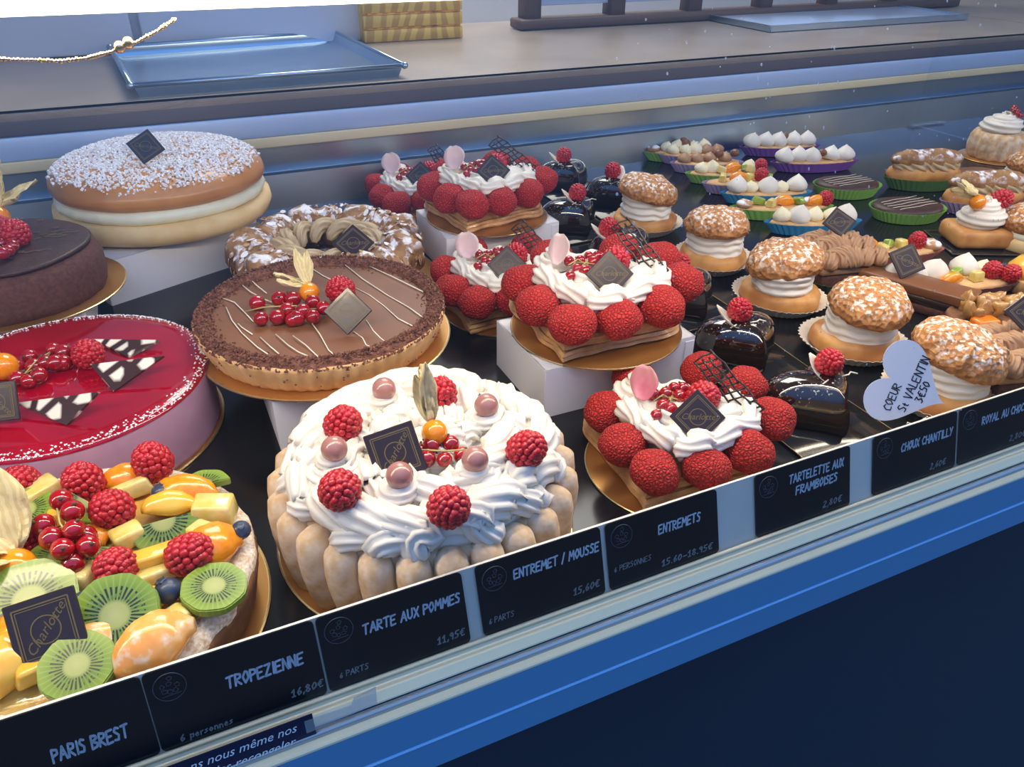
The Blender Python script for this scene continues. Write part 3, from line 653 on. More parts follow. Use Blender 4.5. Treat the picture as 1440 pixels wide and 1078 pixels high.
for x, y in PR: link('pink_pearl', PEARL, None, t, onc(x, y, .0975)); 
for x, y, s, tl in ((482, 597, 1.1, (-.3, .5)), (478, 689, 1.12, (.9, .2)), (631, 713, 1.12, (.7, .2)), (740, 632, 1.08, (.5, .7)), (618, 556, 1.1, (.3, .2))):
    rasp(t, onc(x, y, .094), s, tl)
sprig(t, [onc(x, y, .090+dz) for x, y, dz in ((530, 630, 0), (553, 612, 0), (590, 634, 0), (606, 626, .004), (600, 645, 0), (625, 646, 0), (634, 624, .002), (612, 632, -.002), (650, 640, -.002))], 1.05,
      [onc(655, 632, .096), onc(625, 634, .097), onc(590, 632, .095), onc(560, 628, .092)])
physalis(t, onc(611, 608, .099), .85, ((.1, 1.35, 0), (-.25, 1.25, .9), (.35, 1.15, -.7)), L=.052, Wd=.0085)
plaque(t, onc(556, 636, .098), .033, (-.25, -.75, .55), .28)
# ------------------------------------------------------------------ chocolate tart
t = thing('chocolate_tart', 'round chocolate tart with white drizzle, crumb edge, redcurrants and physalis', 'tart', (.113, .660, .0528))
g = G(); g.add(*stack(fluted(circ, 60, .007, (0, 1, 2)), [(.103, 0), (.106, .004), (.1135, .023), (.1135, .027), (.108, .027), (.104, .024)], 240, True, False)); link('tart_shell', g.mesh('ts', ['crust']), None, t)
g = G(); n = 72; rr = [0.001]+[.0068*k for k in range(1, 16)]
v = [(r*cos(2*pi*i/n), r*sin(2*pi*i/n), .0268+.0022*noise.noise(Vector((r*cos(2*pi*i/n)*14, r*sin(2*pi*i/n)*14, 3)))) for r in rr for i in range(n)]
f = [(k*n+i, k*n+(i+1) % n, (k+1)*n+(i+1) % n, (k+1)*n+i) for k in range(15) for i in range(n)]; f.append(tuple(range(n))[::-1]); g.add(v, f); link('chocolate_filling', g.mesh('cf', ['choc_milk']), None, t)
g = G(); rnd = random.Random(4)
g.add(*lumpy(tube([(.1055*cos(2*pi*i/90), .1055*sin(2*pi*i/90), .0255) for i in range(91)], .0072, 10, caps=False), .003, 160))
for i in range(5600):
    a = rnd.uniform(0, 2*pi); w = rnd.gauss(0, .0058); w = max(-.018, min(.0082, w)); r = .1055+w; z = .0262+math.sqrt(max(0, .0075**2-w*w))*(1 if w > 0 else .8)+rnd.uniform(-.001, .0014)
    s = rnd.uniform(.0008, .0017); m = T((r*cos(a), r*sin(a), z), rnd.random()*6, rnd.random()*6, rnd.random()*6, s)
    g.add([(-1, 0, 0), (1, 0, 0), (0, 1, 0), (0, -.6, .8), (0, -.4, -.9)], [(0, 1, 3), (1, 2, 3), (2, 0, 3), (1, 0, 4), (2, 1, 4), (0, 2, 4)], 0, m)
for i in range(34):
    a = rnd.uniform(pi, 2*pi+.3); z = rnd.uniform(.004, .020); r = .1075+z*.25; g.add(*sph(rnd.uniform(.0006, .0013), 6, 4), 0, T((r*cos(a), r*sin(a), z)))
link('chocolate_crumbs', g.mesh('cc', ['crumb'], smooth=False), None, t, kind='stuff')
TZ = .0528+.0275
for L_ in (((345, 386), (362, 402), (375, 412)), ((330, 392), (352, 410), (370, 420), (395, 430)), ((310, 418), (330, 425), (345, 440), (356, 452)), ((318, 432), (326, 450), (340, 468), (362, 488), (380, 500)),
           ((430, 372), (455, 388), (480, 400)), ((485, 372), (510, 392), (545, 415), (575, 432), (600, 450)), ((515, 372), (550, 388), (595, 410)), ((490, 400), (520, 415), (540, 430), (560, 448), (580, 458)),
           ((437, 452), (450, 470), (462, 492), (478, 506)), ((515, 450), (525, 465), (535, 475), (546, 484)), ((497, 466), (510, 475), (515, 485), (533, 492)), ((388, 470), (405, 485), (420, 495), (432, 500)),
           ((412, 472), (430, 485), (448, 502)), ((366, 474), (380, 487), (392, 497)), ((355, 470), (340, 460), (335, 455))):
    P = [local(t, x, y, TZ+.0004) for x, y in L_]; g = G(); g.add(*tube(P, .00055, 6)); link('white_drizzle', g.mesh('dr', ['white_choc']), None, t)
TB = TZ+.006
sprig(t, [local(t, x, y, TB+dz) for x, y, dz in ((362, 426, 0), (367, 448, 0), (390, 446, 0), (393, 420, .001), (412, 420, .002), (404, 436, .002), (426, 437, .003), (440, 424, .002), (455, 433, .001), (418, 447, -.001), (440, 445, -.001), (411, 450, -.002))], 1.28,
      [local(t, 344, 438, TB), local(t, 370, 432, TB+.006), local(t, 400, 430, TB+.007), local(t, 430, 430, TB+.006)])
rasp(t, local(t, 479, 408, TZ+.012), 1.15, (.9, .1))
physalis(t, local(t, 435, 411, TZ+.010), .9, ((.25, .95, 0), (1.05, .45, .3), (1.6, .25, -.2), (-.35, .8, .5)), L=.040, Wd=.0075)
plaque(t, local(t, 489, 437, TZ+.018), .030, (-.30, -.75, .58), pi/4)
# ------------------------------------------------------------------ glossy red cake
t = thing('glazed_cake', 'round glossy red glazed cake with pale mousse side and marbled shards', 'cake', (-.110, .663, .0024))
g = G(); g.add(*stack(circ, [(.118, 0), (.1185, .004), (.1175, .05), (.116, .0535)], 96, True, False)); link('mousse_side', g.mesh('ms', ['mousse']), None, t)
g = G(); g.add(*stack(circ, [(.1172, .0525), (.1165, .0550), (.113, .0566), (.10, .0570), (.001, .0570)], 96, False, True)); link('red_glaze', g.mesh('rg', ['glaze_red']), None, t)
g = G(); rnd = random.Random(8)
for i in range(1100):
    a = rnd.uniform(0, 2*pi); w = abs(rnd.gauss(0, .0042)); r = .1165-w
    s = rnd.uniform(.0004, .0011); g.add(*sph(s, 6, 4, (1, 1, .6)), 0, T((r*cos(a), r*sin(a), .0570-max(0, (.004-w))*.5)))
link('sugar_grains', g.mesh('sg', ['sugar']), None, t, kind='stuff')
GZ = .0594
def shard(P3, z0=GZ):
    c = sum(P3, Vector())/3; nv = (P3[1]-P3[0]).cross(P3[2]-P3[0]).normalized()*.0012; g = G(); q = [p-c for p in P3]
    g.add([p+nv for p in q]+[p-nv for p in q], [(0, 1, 2), (5, 4, 3), (0, 3, 4, 1), (1, 4, 5, 2), (2, 5, 3, 0)]); return link('marbled_shard', g.mesh('sh', ['marbled'], smooth=False), None, t, c)
def lz(x, y, z): return local(t, x, y, z)
shard([lz(22, 567, GZ+.008), lz(140, 551, GZ+.020), lz(95, 598, GZ)]); shard([lz(127, 513, GZ+.014), lz(231, 501, GZ+.016), lz(160, 551, GZ)]); shard([lz(133, 478, GZ+.004), lz(224, 479, GZ+.006), lz(180, 503, GZ)])
rasp(t, lz(124, 498, GZ+.011), 1.12, (.7, .1))
sprig(t, [lz(x, y, GZ+.006+dz) for x, y, dz in ((23, 516, 0), (40, 536, 0), (55, 527, .002), (64, 510, .002), (42, 501, 0), (75, 491, .002), (90, 495, .002), (78, 510, .002), (25, 532, -.001), (90, 510, 0), (48, 515, 0))], 1.2, [lz(35, 525, GZ+.01), lz(50, 508, GZ+.012), lz(70, 495, GZ+.012)])
physalis(t, lz(5, 515, GZ+.010), 1.1, ((1.6, .6, 0), (2.3, .5, 0)))
plaque(t, lz(-3, 565, GZ+.016), .03, (-.3, -.75, .5), .1)
# ------------------------------------------------------------------ dark chocolate cake
t = thing('dark_cake', 'round dark chocolate cake with crumb side at the left edge', 'cake', (-.158, .883, .0528))
g = G(); g.add(*lumpy(stack(circ, [(.086, 0), (.089, .01), (.0885, .03), (.084, .042), (.075, .046), (.001, .046)], 140, True, False), .002, 90)); link('cake_body', g.mesh('db', ['choc_cake']), None, t)
g = G(); g.add(*lumpy(stack(fluted(circ, 5, .015), [(.080, .0455), (.081, .049), (.078, .0500), (.04, .0502), (.001, .0502)], 80), .001, 40)); link('chocolate_top', g.mesh('dt', ['choc_soft']), None, t)
g = G(); rnd = random.Random(9)
for i in range(46):
    a = rnd.uniform(0, 2*pi); r = .072*math.sqrt(rnd.random()); c = Vector((r*cos(a), r*sin(a), .0512)); L_ = rnd.uniform(.006, .02)
    if rnd.random() < .6: P = [c+Vector((L_*(k/5-.5), .0012*sin(k*1.3+i), 0)) for k in range(6)]
    else: P = [c+Vector((.003*cos(k*1.05), .002*sin(k*1.05), 0)) for k in range(7)]
    if all(p.x**2+p.y**2 < .075**2 for p in P): g.add(*tube(P, .00035, 4))
link('gold_squiggles', g.mesh('gs', ['gold_print']), None, t, kind='stuff')
DZ = .0528+.05
rasp(t, local(t, 20, 328, DZ+.012), 1.25, (.8, 0)); rasp(t, local(t, 2, 322, DZ+.012), 1.1)
sprig(t, [local(t, x, y, DZ+.008) for x, y in ((2, 342), (12, 352), (4, 356), (18, 345), (-8, 350))], 1.05)
physalis(t, local(t, -2, 305, DZ+.014), 1.1, ((-.1, 1.1, .2), (-1.2, .55, 0), (.6, 1.0, 0), (-.5, 1.25, -.4)), L=.05, Wd=.011)
# ------------------------------------------------------------------ brioche cake
t = thing('brioche_cake', 'round brioche cake split with custard cream and covered in pearl sugar', 'cake', (.004, 1.063, .0542))
g = G(); g.add(*lumpy(stack(circ, [(.112, 0), (.125, .004), (.130, .014), (.129, .024), (.118, .028)], 90), .003, 24)); link('lower_bun', g.mesh('l', ['brioche_side']), None, t)
g = G(); g.add(*lumpy(stack(fluted(circ, 40, .004), [(.115, .026), (.123, .030), (.125, .036), (.122, .042), (.115, .045)], 160), .003, 30, 2)); link('custard_layer', g.mesh('l', ['custard']), None, t)
TR = [(.114, .042), (.124, .046), (.1275, .053), (.126, .061), (.119, .069), (.106, .076), (.088, .081), (.06, .085), (.03, .0875), (.001, .088)]
g = G(); g.add(*lumpy(stack(circ, TR, 96), .003, 20, 4)); link('upper_bun', g.mesh('l', ['brioche']), None, t)
g = G(); rnd = random.Random(12)
for i in range(5600):
    r = .1245*rnd.random()**.52; a = rnd.uniform(0, 2*pi)
    if r > .115 and rnd.random() < (r-.115)*110: continue
    zz = None
    for k in range(len(TR)-1):
        if TR[k+1][0] <= r <= TR[k][0] and k > 1: u = (TR[k][0]-r)/(TR[k][0]-TR[k+1][0]); zz = TR[k][1]*(1-u)+TR[k+1][1]*u; break
    if zz is None: continue
    s = rnd.uniform(.0011, .0026); mt = T((r*cos(a), r*sin(a), zz+.0010), rnd.random()*6, rnd.random()*6, rnd.random()*6); v, f = box(s*1.6, s*1.1, s*.9)
    g.add([(x*rnd.uniform(.7, 1.2), y*rnd.uniform(.7, 1.2), z*rnd.uniform(.8, 1.3)) for x, y, z in v], f, 0, mt)
link('pearl_sugar', g.mesh('ps', ['sugar'], smooth=False), None, t, kind='stuff')
plaque(t, local(t, 205, 206, .158), .030, (-.1, -.8, .55), .55)
# ------------------------------------------------------------------ almond ring
t = thing('ring_pastry', 'ring of choux pastry with flaked almonds, sugar dust and praline cream', 'pastry', (.172, .900, .0024))
g = G(); P = [((.088+.004*sin(7*a))*cos(a), (.088+.004*sin(5*a))*sin(a), .0325+.003*sin(9*a)) for a in [2*pi*i/110 for i in range(111)]]
g.add(*lumpy(tube(P, [.026+.0035*sin(i*.9)+.002*sin(i*2.3) for i in range(111)], 22, caps=False), .011, 42)); link('pastry_ring', g.mesh('pr', ['ring_pastry']), None, t)
g = G(); g.add(*stack(circ, [(.07, .0), (.068, .016), (.03, .020), (.001, .02)], 40)); link('pastry_base', g.mesh('pb', ['almond']), None, t)
for i in range(12):
    a = 2*pi*i/12; P = []; Q = []
    for k in range(12): u = k/11; b = a+.8*u; r = .072-.035*u; P.append((r*cos(b), r*sin(b), .028+.02*sin(pi*u*.9))); Q.append(.0125*(1-.5*u)*(.5 if k in (0, 11) else 1))
    stroke(t, P, Q, 'praline_swirl', mat='praline_cream', depth=.12)
g = G(); rnd = random.Random(5)
for i in range(420):
    a = rnd.uniform(0, 2*pi); b = rnd.uniform(-.5, pi+.2); rr_ = .0285; r = .088+rr_*cos(b); s = rnd.uniform(.003, .006)
    v, f = stack(ellip(s, s*.55), [(1, 0), (1, .0007)], 8); g.add(v, f, 0, T((r*cos(a), r*sin(a), .0325+rr_*sin(b)), rnd.uniform(-.7, .7), pi/2-b+rnd.uniform(-.4, .4), a))
link('flaked_almonds', g.mesh('fa', ['almond'], smooth=False), None, t, kind='stuff')
plaque(t, local(t, 497, 342, .068), .034, (-.2, -.65, .75), pi/4)
# ------------------------------------------------------------------ heart cakes
def craq(seed):
    g = G(); g.add(*lumpy(sph(.0225, 26, 16, (1, 1, .84)), .0022, 70, seed)); me = g.mesh('craq', ['craquelin']); 
    return me
CRQ = [craq(i) for i in range(4)]
MC = Vector((.356, .570, .0528))                                    # one heart cake measured, the others repeat it
def mo(px, py, z): return az(px, py, MC.z+z)-MC
def heart_square(a, k=0):
    """heart cut from a square with two flattened lobes, its point at the near left corner; half side 1"""
    u = (a/(2*pi)) % 1*4
    if u < 1: return -1+2*u, -1+.05*sin(pi*u)
    if u < 2: t = (u-1)*pi; return 1+.62*sin(t), -cos(t)
    if u < 3: t = (u-2)*pi; return cos(t), 1+.62*sin(t)
    return -1+.05*sin(pi*(u-3)), 1-2*(u-3)
PUFFS = [mo(*p) for p in ((738, 397, .037), (762, 431, .037), (804, 456, .037), (868, 449, .037), (927, 431, .037), (958, 398, .037), (925, 368, .037), (868, 352, .037), (775, 362, .037))]
def heart_cake(cx, cy, z, label, rz=0, s=1, pet=('petal_pink', 0), seed=0, tr=0):
    t = thing('heart_cake', label, 'cake', (cx, cy, z), 'heart shaped puff pastry cakes', tr); rnd = random.Random(seed+20)
    M_ = Matrix.Rotation(rz, 4, 'Z')
    def H(a, k=0): x, y = heart_square(a); q = .0540*max(s, .96); return x*q-.010, y*q+.001
    for L0, nm, z0, n_ in ((0, 'puff_pastry_layer', .0, 5), (1, 'puff_pastry_layer', .0105, 5)):
        rings = [(.98-.03*L0+(.03 if k % 2 else -.005)+rnd.uniform(-.012, .012), z0+.0024*k) for k in range(n_)]
        g = G(); v, f = lumpy(stack(H, rings, 100), .005, 34, seed+L0*3); v = [Vector((p[0], p[1], max(.0004, p[2]+.0022*noise.noise(Vector((p[0]*32, p[1]*32, seed+L0)))))) for p in v]; g.add(v, f); link(nm, g.mesh('pp', ['puff'], sharp=35), None, t)
    g = G(); g.add(*lumpy(stack(H, [(.965, .0185), (.955, .0222), (.85, .0232), (.3, .0236)], 90), .0015, 50)); link('caramelised_top', g.mesh('pt', ['puff_top']), None, t)
    for i, p in enumerate(PUFFS):
        o = link('craquelin_puff', CRQ[(i+seed) % 4], None, t, p*s+Vector((rnd.uniform(-.002, .002), rnd.uniform(-.002, .002), rnd.uniform(-.001, .001))), (rnd.uniform(-.3, .3), rnd.uniform(-.3, .3), rnd.uniform(0, 6))); k = s*rnd.uniform(.94, 1.03); o.scale = (k, k, k)
    g = G(); v, f = stack(lambda a, k: (.045*cos(a)+.002, .036*sin(a)+.006), [(1, .022), (.98, .044), (.7, .052), (.1, .054)], 40); g.add(v, f); link('cream_layer', g.mesh('cl', ['cream']), None, t)
    for i, L_ in enumerate((((764, 388), (776, 404), (800, 414)), ((790, 408), (812, 426), (842, 424)), ((830, 428), (858, 432), (886, 418)), ((872, 424), (902, 414), (932, 398)), ((930, 402), (925, 385), (900, 378)), ((795, 398), (835, 410), (870, 402)), ((850, 412), (885, 402), (915, 392)), ((780, 372), (820, 378), (860, 376)), ((835, 390), (870, 388), (900, 385)))):
        A = [mo(x, y, .048)*s for x, y in L_]; P = []; Q = []
        for k in range(12):
            u = k/11; p = A[0]*(1-u)**2+A[1]*2*u*(1-u)+A[2]*u*u; P.append(p+Vector((0, .002*sin(u*9+i), .005*sin(pi*u)))); Q.append(.0112*s*(.9+.18*sin(u*11+i))*(.45 if k in (0, 11) else 1))
        stroke(t, P, Q, 'cream_swirl')
    c = mo(782, 376, .046)*s; P, Q = spiral(.012, 1.5, .020, .0115, a0=2); stroke(t, [Vector(p)+c for p in P], Q, 'cream_rosette')
    petal(t, mo(782, 372, .064)*s, Matrix.Rotation(-.5+pet[1], 3, 'Z') @ Matrix.Rotation(.75, 3, 'X') @ Matrix.Rotation(-.35, 3, 'Y'), pet[0], L=.026, Wd=.0165)
    sprig(t, [mo(x, y, .062)*s for x, y in ((800, 367), (802, 388), (822, 381), (835, 368), (812, 378), (816, 366), (840, 360), (848, 372), (828, 360))], .98)
    rasp(t, mo(866, 366, .066)*s, 1.15, (1.0, .2))
    plaque(t, mo(857, 385, .068)*s, .031, (-.30, -.72, .60), pi/4)
    lattice(t, mo(900, 350, .074)*s, frame((-.55, -.70, .45), R_(-42)+rnd.uniform(-.1, .1)), .064, .017)
    return t
heart_cake(.350, .414, .0024, 'red puff heart cake nearest the front with a bright pink petal', R_(-50), .90, ('petal_rose', -.5), seed=0, tr=R_(-4))
heart_cake(.356, .570, .0528, 'red puff heart cake on the white box at the centre', R_(-50), 1, ('petal_pink', -.6), seed=1)
heart_cake(.333, .738, .0024, 'red puff heart cake partly hidden left of the centre one', R_(-42), .95, ('petal_pink', 0), seed=2)
heart_cake(.384, .905, .0528, 'red puff heart cake on the white box at the back', R_(-46), .96, ('petal_pink', -.2), seed=3, tr=R_(10))
heart_cake(.352, 1.08, .0024, 'red puff heart cake at the very back, half hidden by another', R_(-35), .95, ('petal_pink', .2), seed=4)
#@@FRUIT
# ------------------------------------------------------------------ fruit tart
t = thing('fruit_tart', 'large fruit tart with kiwi, orange, raspberries and redcurrants at the front left', 'tart', (-.105, .426, .0024))
g = G(); g.add(*stack(fluted(circ, 90, .004, (0, 1, 2)), [(.105, 0), (.108, .004), (.1135, .030), (.1125, .034), (.110, .035)], 180, True, False)); link('tart_shell', g.mesh('ts', ['crust_brown']), None, t)
g = G(); g.add(*lumpy(stack(circ, [(.1128, .033), (.1118, .040), (.106, .0425), (.097, .041), (.094, .037)], 120, False, False), .003, 70)); link('sugared_rim', g.mesh('sr', ['icing_dust']), None, t)
g = G(); n = 60; v, f = stack(circ, [(.102, .036), (.098, .041), (.085, .043), (.06, .044), (.03, .045), (.001, .045)], n, False, True); g.add(*lumpy((v, f), .004, 45)); link('fruit_jelly', g.mesh('fj', ['jelly']), None, t)
FZ = .0024+.046
def F(x, y, dz=0): return local(t, x, y, FZ+dz)
def kiwi(p, rot, half=False, s=1, th=.007):
    g = G(); n = 32; a1 = pi if half else 2*pi; v = []; m_ = n+1 if half else n
    for z in (0, th): v += [(.022*cos(a1*i/n)*(1+.02*cos(8*a1*i/n)), .022*sin(a1*i/n)*(1+.02*cos(8*a1*i/n)), z) for i in range(m_)]
    f = [tuple(range(m_))[::-1], tuple(range(m_, 2*m_))] + [(i, (i+1) % m_, m_+(i+1) % m_, m_+i) for i in range(m_)]; g.add(v, f)
    me = g.mesh('kw', ['kiwi'], smooth=False)
    bm = bmesh.new(); bm.from_mesh(me); es = [e for e in bm.edges if len(e.link_faces) == 2 and e.calc_face_angle(0) > 1]; bmesh.ops.bevel(bm, geom=es, offset=.0009, segments=2, affect='EDGES'); bm.to_mesh(me); bm.free()
    o = link('kiwi_slice', me, None, t, p, rot); o.scale = (s, s, s); return o
kiwi(F(165, 868, .010), frame((.0, -.55, .85), .3), s=1.06); kiwi(F(45, 850, .006), frame((.1, -.4, .9), .2), s=1.15)
kiwi(F(232, 732, .006), frame((-.05, -.75, .75), pi+.05), True, 1.0, .009); kiwi(F(302, 832, .003), frame((.1, -.1, 1), .2), s=.85); kiwi(F(112, 940, .006), frame((0, -.35, .9), .4), s=.86)
kiwi(F(40, 722, .006), frame((0, -.3, .9), 1), s=.8); kiwi(F(118, 705, .008), frame((.4, -.6, .6), 2), True, .7); kiwi(F(125, 775, .006), frame((.2, -.3, .9), 2.4), True, .9); kiwi(F(288, 690, .004), frame((0, 0, 1), 3), True, .8); kiwi(F(85, 790, .005), frame((.1, -.1, 1), 1), True, .8)
def segm(p, rz, L=.036, w=.013, mat='orange_fruit', pitch=0, name='orange_segment'):
    g = G(); N = 14; P = []; Q = []
    for k in range(N): u = k/(N-1); a = (u-.5)*2.0; P.append((L*.55*sin(a), L*.30*(cos(a)-1), 0)); Q.append(w*.55*max(.12, sin(pi*u))**.6)
    g.add(*tube(P, Q, 12, star=3, depth=.10)); return link(name, lumpme(g, mat), None, t, p, (pitch, random.uniform(-.3, .3), rz))
def lumpme(g, mat, amp=.0012, sc=120): 
    g.v = [Vector(p) for p in lumpy((g.v, []), amp, sc)[0]]; return g.mesh('lm', [mat])
for x, y, rz, mat, L_, w_ in ((180, 672, .1, 'orange_fruit', .036, .019), (262, 688, -.3, 'orange_fruit', .044, .019), (238, 708, 0, 'mango', .036, .016), (215, 905, .45, 'mandarin', .046, .028), (295, 770, .4, 'orange_fruit', .042, .026), (125, 905, .3, 'mandarin', .044, .020), (145, 740, 1.2, 'orange_fruit', .034, .014), (5, 935, 1.0, 'mango', .040, .026), (55, 812, .1, 'orange_fruit', .040, .016)):
    segm(F(x, y, .006), rz, L_, w_, mat)
for x, y, sx, sy, sz, rz, mat in ((60, 695, .026, .020, .016, .5, 'pineapple'), (20, 700, .020, .018, .014, -.3, 'pineapple'), (178, 690, .034, .010, .012, .1, 'pineapple'), (300, 715, .028, .020, .016, -.3, 'pineapple'), (180, 752, .022, .016, .012, .3, 'pineapple'),
                              (95, 812, .032, .020, .012, -.2, 'pineapple'), (283, 752, .016, .014, .016, .7, 'pineapple'), (210, 788, .038, .014, .014, .2, 'mango'), (212, 808, .030, .014, .008, .2, 'pineapple'), (205, 838, .026, .014, .008, -.4, 'mango'), (240, 870, .022, .016, .006, .4, 'pineapple'), (160, 790, .02, .012, .008, 0, 'mango'), (85, 722, .018, .014, .010, .2, 'mango'), (60, 930, .03, .02, .01, .3, 'mango')):
    g = G(); g.add(*bevbox(sx, sy, sz, .0022, 2, .001, .86)); link('pineapple_chunk' if mat == 'pineapple' else 'mango_chunk', g.mesh('pc', [mat]), None, t, F(x, y, sz*.5), (random.uniform(-.15, .15), random.uniform(-.15, .15), rz))
for x, y, s, tl, dz in ((215, 650, 1.15, (.2, 0), .016), (118, 678, 1.12, (.1, -.3), .015), (158, 716, 1.12, (.8, -.2), .016), (163, 798, 1.08, (.7, .7), .012), (266, 779, 1.12, (.2, 1.2), .012), (43, 762, .95, (.1, 0), .008)): rasp(t, F(x, y, dz), s, tl)
for x, y, s in ((228, 692, .95), (339, 745, .85), (236, 830, 1.08), (118, 850, 1.1)):
    o = link('blueberry', BLUE, None, t, F(x, y, .008), (.4, .2, x)); o.scale = (s, s, s)
sprig(t, [F(x, y, .018+dz) for x, y, dz in ((86, 703, .006), (102, 719, .008), (61, 738, .004), (104, 745, .010), (73, 757, .006), (88, 772, .006), (124, 768, .002), (103, 792, -.004), (120, 755, 0))], 1.28, [F(80, 715, .03), F(84, 735, .032), F(95, 750, .03)])
physalis(t, F(22, 800, .014), 1.18, ((.2, 1.0, .3), (.8, .8, 0), (1.5, .6, .3), (2.2, .5, 0)), L=.05, Wd=.016)
plaque(t, F(66, 884, .022), .036, (-.15, -.75, .62), .18)
for i, (a, r) in enumerate(((118, .080), (134, .060), (136, .088), (152, .074), (158, .048), (168, .090), (176, .066), (186, .086), (196, .058), (204, .084), (216, .068), (222, .092), (236, .074), (246, .052), (106, .090))):
    p = Vector((r*cos(R_(a)), r*sin(R_(a)), .053)); k = i % 5            # the part of the tart beyond the left edge of the photograph
    if k == 0: kiwi(p, frame((.1*sin(i), -.25, .95), i), s=.8)
    elif k in (1, 3): segm(p, i*1.3, .038, .018, 'orange_fruit')
    elif k == 2: g = G(); g.add(*bevbox(.024, .018, .013, .0022, 2, .001, .86)); link('pineapple_chunk', g.mesh('pc', ['pineapple']), None, t, p, (0, 0, i*.7))
    else: rasp(t, p+Vector((0, 0, .006)), 1.08)
#@@SMALL
# ------------------------------------------------------------------ cream puffs in paper cases
def case_mesh(fn, r0, r1, h, mat, nf=44, th=.0006):
    n = nf*4; g = G()
    def fl(q, amp): return lambda a, k: tuple(c*q*(1+amp*cos(nf*a)) for c in fn(a, k)[:2])
    v, f = stack(fl(1, .02), [(r0*.9, .0004), (r0, .0008), ((r0+r1)/2, h*.55), (r1, h), (r1*.995, h+.0002), ((r0+r1)/2*.985, h*.55), (r0*.97, .0014), (.001, .0014)], n, True, True); g.add(v, f)
    return g.mesh('case', [mat], sharp=40)
CASEW = case_mesh(ellip(1.0, .92), .041, .056, .014, 'case_white')
def puff_bun(rx, ry, h, seed, mat='choux'):
    g = G(); g.add(*lumpy(stack(ellip(rx, ry), [(.80, 0), (.93, .003), (1.0, h*.4), (.98, h*.75), (.88, h), (.5, h), (.001, h)], 40), .003, 60, seed)); return g.mesh('bun', [mat])
BUN = [puff_bun(.047, .042, .022, i) for i in range(2)]
def cream_drum(rx, ry, h, seed):
    rings = []; g = G(); n = 60
    for k in range(17):
        u = k/16; rings.append((1+.045*sin(u*22+.5)+.02*sin(u*9), h*u))
    v, f = stack(lambda a, k: (rx*(1+.035*noise.noise(Vector((cos(a)*2, sin(a)*2, k*.5+seed)))+.012*cos(11*a+k*.55))*cos(a), ry*(1+.035*noise.noise(Vector((cos(a)*2, sin(a)*2, k*.5+seed))))*sin(a)), rings, n)
    v = [Vector((p[0], p[1], p[2]+.003*noise.noise(Vector((p[0]*60, p[1]*60, p[2]*20+seed))))) for p in v]
    g.add(v, f); return g.mesh('drum', ['cream'])
DRUM = [cream_drum(.036, .033, .030, i) for i in range(2)]
def cap(rx, ry, h, seed):
    g = G(); g.add(*lumpy(lumpy(stack(ellip(rx, ry), [(.6, .003), (.93, 0), (1.0, h*.14), (.99, h*.35), (.90, h*.62), (.72, h*.83), (.45, h*.95), (.18, h), (.001, h)], 90), .0035, 60, seed), .0022, 210, seed+3)); return g.mesh('cap', ['choux_top'])
CAPS = [cap(.044, .040, .031, i) for i in range(3)]
def cream_puff(px, py, lab, i, tilt=(.0, .12), off=(.0, .0), hz=.0):
    p = az(px, py, 0); c = link('paper_case', CASEW, None, None, (p.x, p.y, .0003), (0, 0, i*.9)); tag(c, 'pleated white paper case under the '+lab, 'paper case')
    t = thing('cream_puff', lab, 'cream puff', (p.x, p.y, .0022), 'cream puffs in the front right rows')
    link('puff_base', BUN[i % 2], None, t, (0, 0, 0), (0, 0, i)); link('whipped_cream', DRUM[i % 2], None, t, (off[0]*.5, off[1]*.5, .018+hz), (tilt[0]*.4, tilt[1]*.4, i*2.0)); link('puff_cap', CAPS[i % 3], None, t, (off[0], off[1], .044+hz), (tilt[0], tilt[1], i*1.3))
cream_puff(905, 322, 'sugar dusted cream puff farthest back', 0, (.05, .22), (-.003, -.003), .003)
cream_puff(1000, 372, 'sugar dusted cream puff, second from the back', 1, (0, .10))
cream_puff(1093, 427, 'sugar dusted cream puff, third from the back', 2, (.0, .16))
cream_puff(1196, 491, 'sugar dusted cream puff, fourth from the back', 3, (-.05, .04), (.004, -.004))
cream_puff(1316, 563, 'sugar dusted cream puff behind the heart note', 4, (-.05, .22), (.004, -.002))
# ------------------------------------------------------------------ small mirror glazed chocolate hearts
def dome_mesh():
    R = [(.92, 0), (1.0, .005), (1.02, .012), (1.0, .019), (.95, .026), (.86, .0325), (.73, .0375), (.56, .041), (.36, .0428), (.15, .0435), (.01, .0436)]
    v = []; f = []; n = 72
    for s, z in R:
        for i in range(n):
            x, y = heart(2*pi*i/n); q = 1-.10*(z/.043); v.append((x*.045*s, (y*.043)*s, z*(1)))
    for k in range(len(R)-1):
        for i in range(n): j = (i+1) % n; f.append((k*n+i, k*n+j, (k+1)*n+j, (k+1)*n+i))
    f.append(tuple(range(n))[::-1]); f.append(tuple((len(R)-1)*n+i for i in range(n)))
    g = G(); g.add(v, f); return g.mesh('dome', ['choc_mirror'])
DOME = dome_mesh()
def chip():
    g = G(); g.add(*leaf(.030, .015, .35, seed=1, crump=.1)); return g.mesh('chip', ['white_choc'])
CHIP = chip()
def trayb(w, d):
    g = G(); g.add(*bevbox(w, d, .0022, .0006, 1)); m_ = g.mesh('t', ['tray_black'])
    e_ = G()
    for s_ in (-1, 1): e_.add(*box(w, .0007, .0006, (0, s_*(d/2-.0004), .0012))); e_.add(*box(.0007, d, .0006, (s_*(w/2-.0004), 0, .0012)))
    return m_, e_.mesh('e', ['gold_edge'], smooth=False)
TB1 = trayb(.104, .098)
